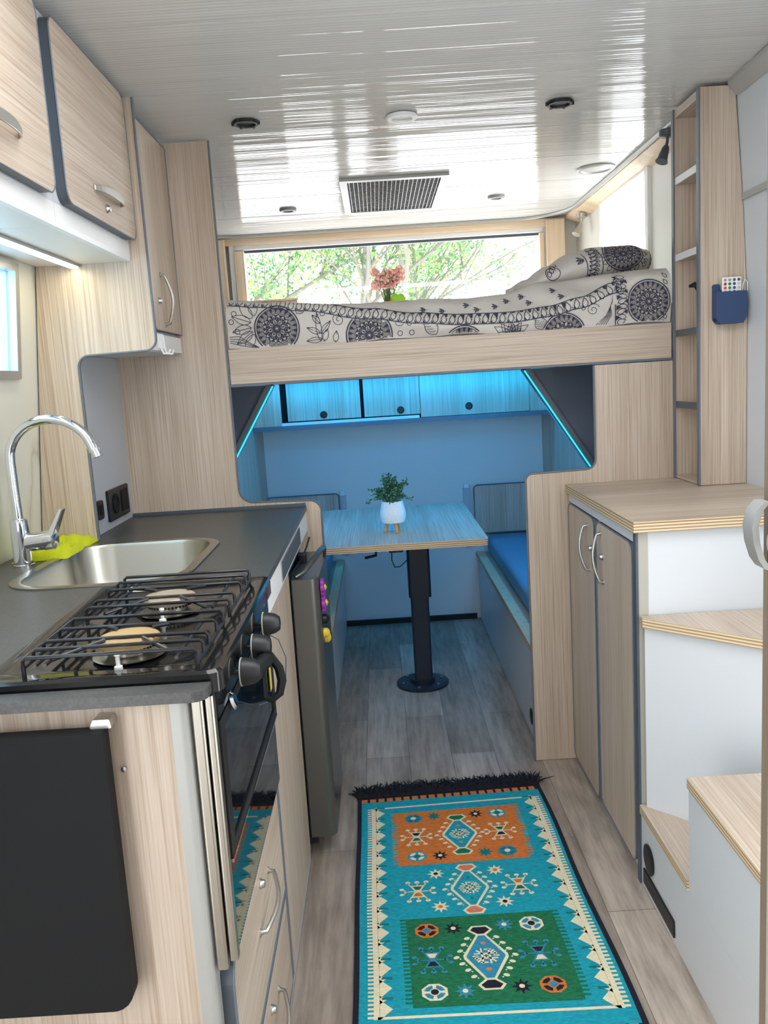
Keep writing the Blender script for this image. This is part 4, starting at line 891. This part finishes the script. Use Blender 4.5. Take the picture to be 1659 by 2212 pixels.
# ================================================================ RUG
rug = thing('rug', 'turquoise kilim-style runner rug with orange and green panels and black fringe in the aisle', 'rug', (0.16, 2.0, 0.0))
RA, RB, RC, RD = Vector((-.127, 2.469)), Vector((.431, 2.493)), Vector((.455, 1.532)), Vector((-.119, 1.542))
def rm(u, v, h=0.0):
    p = RA*(1-u)*(1-v)+RB*u*(1-v)+RC*u*v+RD*(1-u)*v
    return (p.x+.003*sin(9*v)*(1 if u > .5 else .4), p.y, .0062+h*.00035)
def rugmat(name, c, var=14):
    m = mat(name, c, .95); N, L = nt(m); v = coords(N, L, (1, 1, 1)); n1 = noise(N, L, coords(N, L, (1, 5, 1)), 90, 3)
    L.new(ramp(N, L, n1, [(.35, tuple(max(0, x-var) for x in c)), (.65, tuple(min(255, x+var) for x in c))]), N['Principled BSDF'].inputs['Base Color'])
    w_ = N.new('ShaderNodeTexChecker'); w_.inputs['Scale'].default_value = 420; L.new(v, w_.inputs['Vector']); bump(N, L, m, w_.outputs['Fac'], .5, .001); return m
RM = [rugmat('rug_teal', (0, 150, 168)), rugmat('rug_cream', (226, 216, 182), 8), rugmat('rug_orange', (204, 112, 42)), rugmat('rug_green', (8, 104, 66)), rugmat('rug_black', (16, 16, 34), 5),
      rugmat('rug_blue', (44, 132, 160), 10), rugmat('rug_dark_teal', (0, 112, 112), 10), rugmat('rug_salmon', (206, 120, 90), 8)]
T, CR, OR, GR, BK, BL, DT, SA = range(8)
um, vm_ = .566, .950
rg = MB()
def rpol(pts, m, h):
    k = rm
    vs = []
    for p in pts: vs.append(k(p[0], p[1], h))
    tr = tessellate_polygon([[Vector((p[0], p[1], 0)) for p in pts]]) if len(pts) > 4 else [tuple(range(len(pts)))]
    rg.add(vs, [tuple(t) for t in tr], m)
def rq(u0, u1, v0, v1, m, h, n=1):
    for i in range(n):
        a, b = v0+(v1-v0)*i/n, v0+(v1-v0)*(i+1)/n; rpol([(u0, a), (u1, a), (u1, b), (u0, b)], m, h)
def loc(cu, cv, pts): return [(cu+x/um, cv+y/vm_) for x, y in pts]
def disc(cu, cv, r, m, h, n=10, sy=1.0): rpol(loc(cu, cv, [(r*cos(2*pi*i/n), r*sin(2*pi*i/n)*sy) for i in range(n)]), m, h)
def seg(cu, cv, p, q, w, m, h):
    p, q = Vector(p), Vector(q); d = (q-p).normalized(); n_ = Vector((-d.y, d.x))*w/2; rpol(loc(cu, cv, [p+n_, p-n_, q-n_, q+n_]), m, h)
# slab and border
for (u0, u1, v0, v1, m) in ((-.022, 0, -.022, 1.055, BK), (1.0, 1.022, -.022, 1.055, BK)): rq(u0, u1, v0, v1, m, 0, 24)
rq(0, 1, 0, 1.022, T, 0, 24)
for (v0, v1) in ((-.022, 0), (1.022, 1.052)):
    for i in range(21):
        a = i/21.0; rq(a, a+.70/21, v0, v1, OR, 0); rq(a+.70/21, a+1/21.0, v0, v1, BK, 0)
rq(-.022, 1.022, -.034, -.022, BK, 0); rq(-.022, 1.022, 1.052, 1.064, BK, 0)
# rim down to the floor
rim = [(u/20*1.044-.022, -.034) for u in range(21)] + [(1.022, v/24*1.098-.034) for v in range(1, 25)] + [(1.022-u/20*1.044, 1.064) for u in range(1, 21)] + [(-.022, 1.064-v/24*1.098) for v in range(1, 24)]
n_ = len(rim); rg.add([rm(*p) for p in rim] + [(rm(*p)[0], rm(*p)[1], .0008) for p in rim], [(i, (i+1) % n_, (i+1) % n_+n_, i+n_) for i in range(n_)], BK)
# side borders
for s_ in (0, 1):
    f = (lambda u: u) if s_ == 0 else (lambda u: 1.018-u)
    def q2(u0, u1, v0, v1, m, h, n=1): rq(min(f(u0), f(u1)), max(f(u0), f(u1)), v0, v1, m, h, n)
    q2(.055, .078, .045, .978, CR, 1, 24)
    v = .046; per = .0668
    while v < .97:
        for k in range(5): q2(.033, .055, v+per*k/5, v+per*(k+.52)/5, CR, 1)
        pts = [(f(.077), v+.002), (f(.126), v+per*.50), (f(.077), v+per*.98)]
        rpol(pts, CR, 1); rpol([(f(.077), v+per*.25), (f(.108), v+per*.02), (f(.077), v-.010)], CR, 1)
        q2(.086, .128, v-.004, v+.0035, DT, 2)
        v += per
for vv in (.046, .974): rpol([(.07, vv-.004), (.95, vv-.004), (.95, vv+.004), (.07, vv+.004)], CR, 1)
# panels
def panel(u0, u1, v0, v1, m):
    rq(u0, u1, v0, v1, m, 1, 8); k = 0; v = v0
    while v < v1-.006:
        for (a, b) in ((u0-.026, u0), (u1, u1+.026)): rq(a, b, v, v+.0065, m, 1)
        v += .0135
panel(.185, .822, .085, .388, OR); panel(.200, .832, .632, .948, GR)
def medal(cv, inner, cap, dots, bg_):
    S = 1.0; o = [(-.019, -.108), (.019, -.108), (.030, -.092), (.012, -.074), (.050, -.006), (.050, .006), (.012, .074), (.030, .092), (.019, .108), (-.019, .108), (-.030, .092), (-.012, .074), (-.050, .006), (-.050, -.006), (-.012, -.074), (-.030, -.092)]
    rpol(loc(.505, cv, o), CR, 2)
    i_ = [(.007, -.072), (.043, -.003), (.043, .003), (.007, .072), (-.007, .072), (-.043, .003), (-.043, -.003), (-.007, -.072)]
    rpol(loc(.505, cv, i_), inner, 3)
    for s in (-1, 1): rpol(loc(.505, cv, [(-.015, s*.103), (.015, s*.103), (.023, s*.092), (.007, s*.078), (-.007, s*.078), (-.023, s*.092)]), cap, 3)
    for a, b in (((-.026, .008), (.026, .008)), ((-.026, -.008), (.026, -.008)), ((-.008, -.026), (-.008, .026)), ((.008, -.026), (.008, .026)), ((-.02, -.02), (.02, .02)), ((-.02, .02), (.02, -.02)), ((-.03, 0), (-.016, 0)), ((.03, 0), (.016, 0)), ((-.021, .0), (-.021, .015)), ((.021, 0), (.021, -.015)), ((-.014, .022), (.002, .022)), ((.014, -.022), (-.002, -.022))): seg(.505, cv, a, b, .0042, CR, 4)
    for s in (-1, 1): disc(.505, cv+s*.044/vm_*1.0, .0055, SA if bg_ != T else DT, 4)
    disc(.505, cv, .004, GR, 5, 4)
    for s in (-1, 1):
        for k in range(-3, 4):
            x = s*(.066-.0105*abs(k)); y = k*.0215; n=8
            pts = [(x+.0070*cos(t)+.002*s*sin(t), y+.0055*sin(t)) for t in [j*pi/4 for j in range(8)]]
            rpol(loc(.505, cv, pts), CR, 2)
            if abs(k) < 4: seg(.505, cv, (x-.007*s, y+.004), (x-.010*s, y+.007), .003, CR, 2)
def star(cu, cv, m, c, r=.024):
    pts = [((r if k % 2 == 0 else r*.48)*cos(k*pi/8), (r if k % 2 == 0 else r*.48)*sin(k*pi/8)) for k in range(16)]
    rpol(loc(cu, cv, pts), m, 2); disc(cu, cv, r*.27, c, 3, 8)
def octo(cu, cv, a, b, c, r=.028):
    rpol(loc(cu, cv, [(r*cos(pi/8+k*pi/4), r*sin(pi/8+k*pi/4)*.92) for k in range(8)]), a, 2)
    for k in range(4):
        t0 = k*pi/2+.22; t1 = (k+1)*pi/2-.22
        rpol(loc(cu, cv, [(r*.78*cos(t0), r*.72*sin(t0)), (r*.78*cos((t0+t1)/2), r*.72*sin((t0+t1)/2)), (r*.78*cos(t1), r*.72*sin(t1)), (r*.44*cos(t1), r*.42*sin(t1)), (r*.44*cos(t0), r*.42*sin(t0))]), b, 3)
    disc(cu, cv, r*.30, c, 4, 8)
def fig(cu, cv, c, a, b):
    for s, m in ((-1, a), (1, b)):
        rpol(loc(cu, cv, [(-.020, s*.026), (.020, s*.026), (.007, 0), (-.007, 0)]), c, 2)
        rpol(loc(cu, cv, [(-.013, s*.021), (.013, s*.021), (.005, s*.006), (-.005, s*.006)]), m, 3)
        for x, x2 in ((-.018, -.024), (0, 0), (.018, .024)):
            seg(cu, cv, (x, s*.024), (x2, s*.038), .0035, c, 2); disc(cu, cv+s*.040/vm_, .0001, c, 2); rpol(loc(cu, cv, [(x2+.0070*cos(t), s*.040+.006*sin(t)) for t in [j*pi/4 for j in range(8)]]), c, 2)
        seg(cu, cv, (s*.006, 0), (s*.036, .0), .0035, c, 2)
        for y in (-.009, .009):
            seg(cu, cv, (s*.028, 0), (s*.037, y), .003, c, 2); rpol(loc(cu, cv, [(s*.041+.0065*cos(t), y*1.2+.0052*sin(t)) for t in [j*pi/4 for j in range(8)]]), c, 2)
medal(.236, T, GR, CR, OR); medal(.513, T, SA, CR, T); medal(.790, BL, BK, CR, GR)
for cu, cv, a, b, c in ((.277, .126, BL, DT, CR), (.725, .130, T, CR, DT), (.277, .343, T, CR, DT), (.723, .346, BL, DT, CR)): octo(cu, cv, a, b, c)
for cu, cv, a, b, c in ((.284, .683, OR, BK, BL), (.727, .679, CR, BL, BK), (.286, .902, CR, BL, BK), (.731, .896, OR, BK, BL)): octo(cu, cv, a, b, c, .030)
for cu, cv, m, c in ((.389, .120, DT, DT), (.610, .126, BK, CR), (.391, .346, BK, CR), (.614, .345, DT, DT), (.357, .437, CR, BK), (.640, .438, CR, OR), (.358, .588, CR, OR), (.647, .583, CR, BK),
                     (.396, .680, BK, CR), (.612, .677, BL, CR), (.401, .903, BL, CR), (.613, .897, BK, CR)): star(cu, cv, m, c)
fig(.283, .236, CR, BK, GR); fig(.714, .236, CR, GR, BK); fig(.265, .514, CR, GR, OR); fig(.733, .511, CR, OR, GR); fig(.292, .793, BL, CR, BK); fig(.718, .790, BL, BK, CR)
obj('woven_field', rg, RM, rug)
fm = MB(); rnd = random.Random(9)
for i in range(520):
    u = -.02+1.04*i/519; p = Vector(rm(u, -.030)); ln = rnd.uniform(.055, .105); a = rnd.gauss(0, .35)
    q = p+Vector((sin(a)*ln*.5, cos(a)*ln*.55, rnd.uniform(.0, .012)-.002)); r2 = p+Vector((sin(a)*ln+rnd.gauss(0, .006), cos(a)*ln, -.0042+rnd.uniform(0, .008)))
    fm.tube([p, q, r2], .0015, 5, rr=[.0024, .0021, .0008])
obj('fringe', fm, mat('black_yarn', (14, 14, 26), .95), rug, label='black yarn fringe')

# ================================================================ OUTSIDE
LEAF = [mat('light_green_leaf', (112, 158, 96), .5), mat('yellow_green_leaf', (156, 178, 84), .5), mat('mid_green_leaf', (72, 120, 82), .5)]  # three leaf greens, picked at random per leaf
for m in LEAF:
    N, L = nt(m); tr = N.new('ShaderNodeBsdfTranslucent'); tr.inputs[0].default_value = N['Principled BSDF'].inputs['Base Color'].default_value
    ms_ = N.new('ShaderNodeMixShader'); ms_.inputs[0].default_value = .5
    L.new(N['Principled BSDF'].outputs[0], ms_.inputs[1]); L.new(tr.outputs[0], ms_.inputs[2]); L.new(ms_.outputs[0], N['Material Output'].inputs[0])
BARK = mat('grey_bark', (110, 106, 98), .9)
def tree(x, y, h, seed, label, spread=1.0, nl=9):
    t = thing('tree', label, 'tree', (x, y, -.8)); rnd = random.Random(seed); wd = MB(); lv = MB()
    def grow(p, d, ln, r, lev):
        P = [p]; q = p
        for k in range(3):
            d = (d+Vector((rnd.gauss(0, .16), rnd.gauss(0, .16), rnd.gauss(.03, .1)))).normalized(); q = q+d*ln/3; P.append(q)
        wd.tube(P, r, 6, rr=[r, r*.9, r*.78, r*.65])
        if lev >= 2:
            for k in range(nl*(8 if lev == 4 else 2)):
                c = P[rnd.randint(1, 3)]+Vector((rnd.gauss(0, .13), rnd.gauss(0, .13), rnd.gauss(0, .12)))
                a = Vector((rnd.gauss(0, 1), rnd.gauss(0, 1), rnd.gauss(0, 1))).normalized(); b = a.orthogonal().normalized()*.019; a = a*.025
                lv.add([c-a, c+b, c+a, c-b], [(0, 1, 2, 3)], rnd.choice((0, 0, 1, 2)))
        if lev < 4:
            for k in range(rnd.randint(3, 4)):
                a = rnd.uniform(0, 2*pi); n2 = (d+Vector((cos(a)*spread, sin(a)*spread, .25))*rnd.uniform(.5, .95)).normalized()
                grow(P[rnd.randint(1, 3)], n2, ln*rnd.uniform(.6, .8), r*.55, lev+1)
    grow(Vector((x, y, -.8)), Vector((0, 0, 1)), h, .085, 0)
    obj('trunk', wd, BARK, t); obj('foliage', lv, LEAF, t)
tree(-1.35, 9.2, 2.9, 11, 'leafy green tree outside the rear window at its left end')
tree(-0.25, 9.9, 2.7, 4, 'leafy green tree outside the rear window reaching toward the middle')
tree(-2.6, 8.6, 2.6, 8, 'yellow-green tree outside, beyond the left end of the rear window')

rf = MB()
for k in range(26):
    x = 2.15+k*.105
    for j in range(5):
        y0, z0 = 7.4+j*.34, 2.74+j*.17; rf.loft([[(x+.055*cos(pi*t/6), y0+dy_, z0+dz_+.045*sin(pi*t/6)) for t in range(7)] for dy_, dz_ in ((0, .03), (.38, .19))], 0, True, False, False)
rf.box(2.05, 4.95, 7.42, 9.15, 2.60, 2.73)
obj('tiled_roof', rf, mat('pale_roof_tile', (196, 186, 176), .8), None, label='pale curved-tile roof of a neighbouring building outside the right-hand window', cat='roof')
GROUPS = {'bulkhead_panel': 'bulkhead panels either side of the dinette', 'dinette_bench': 'benches either side of the dinette table', 'backrest_panel': 'panels on the rear wall behind the benches',
          'wall_rail': 'upright rails on the rear wall', 'gusset_panel': 'gussets under the bunk', 'led_strip': 'cyan LED strips in the dinette', 'air_vent': 'black round ceiling vents',
          'downlight': 'small downlights over the bunk', 'spotlight': 'swivel spotlights above the bunk', 'wall_cabinet': 'wall cabinets over the kitchen', 'rail_hook': 'white hooks on the cabinet rail',
          'fridge_magnet': 'magnets on the fridge door', 'tree': 'trees outside the rear window'}
for o in bpy.data.objects:
    if o.parent is None and 'label' in o and o.name.split('.')[0] in GROUPS: o['group'] = GROUPS[o.name.split('.')[0]]
for o in list(bpy.data.objects):
    if '_w' in o: del o['_w']
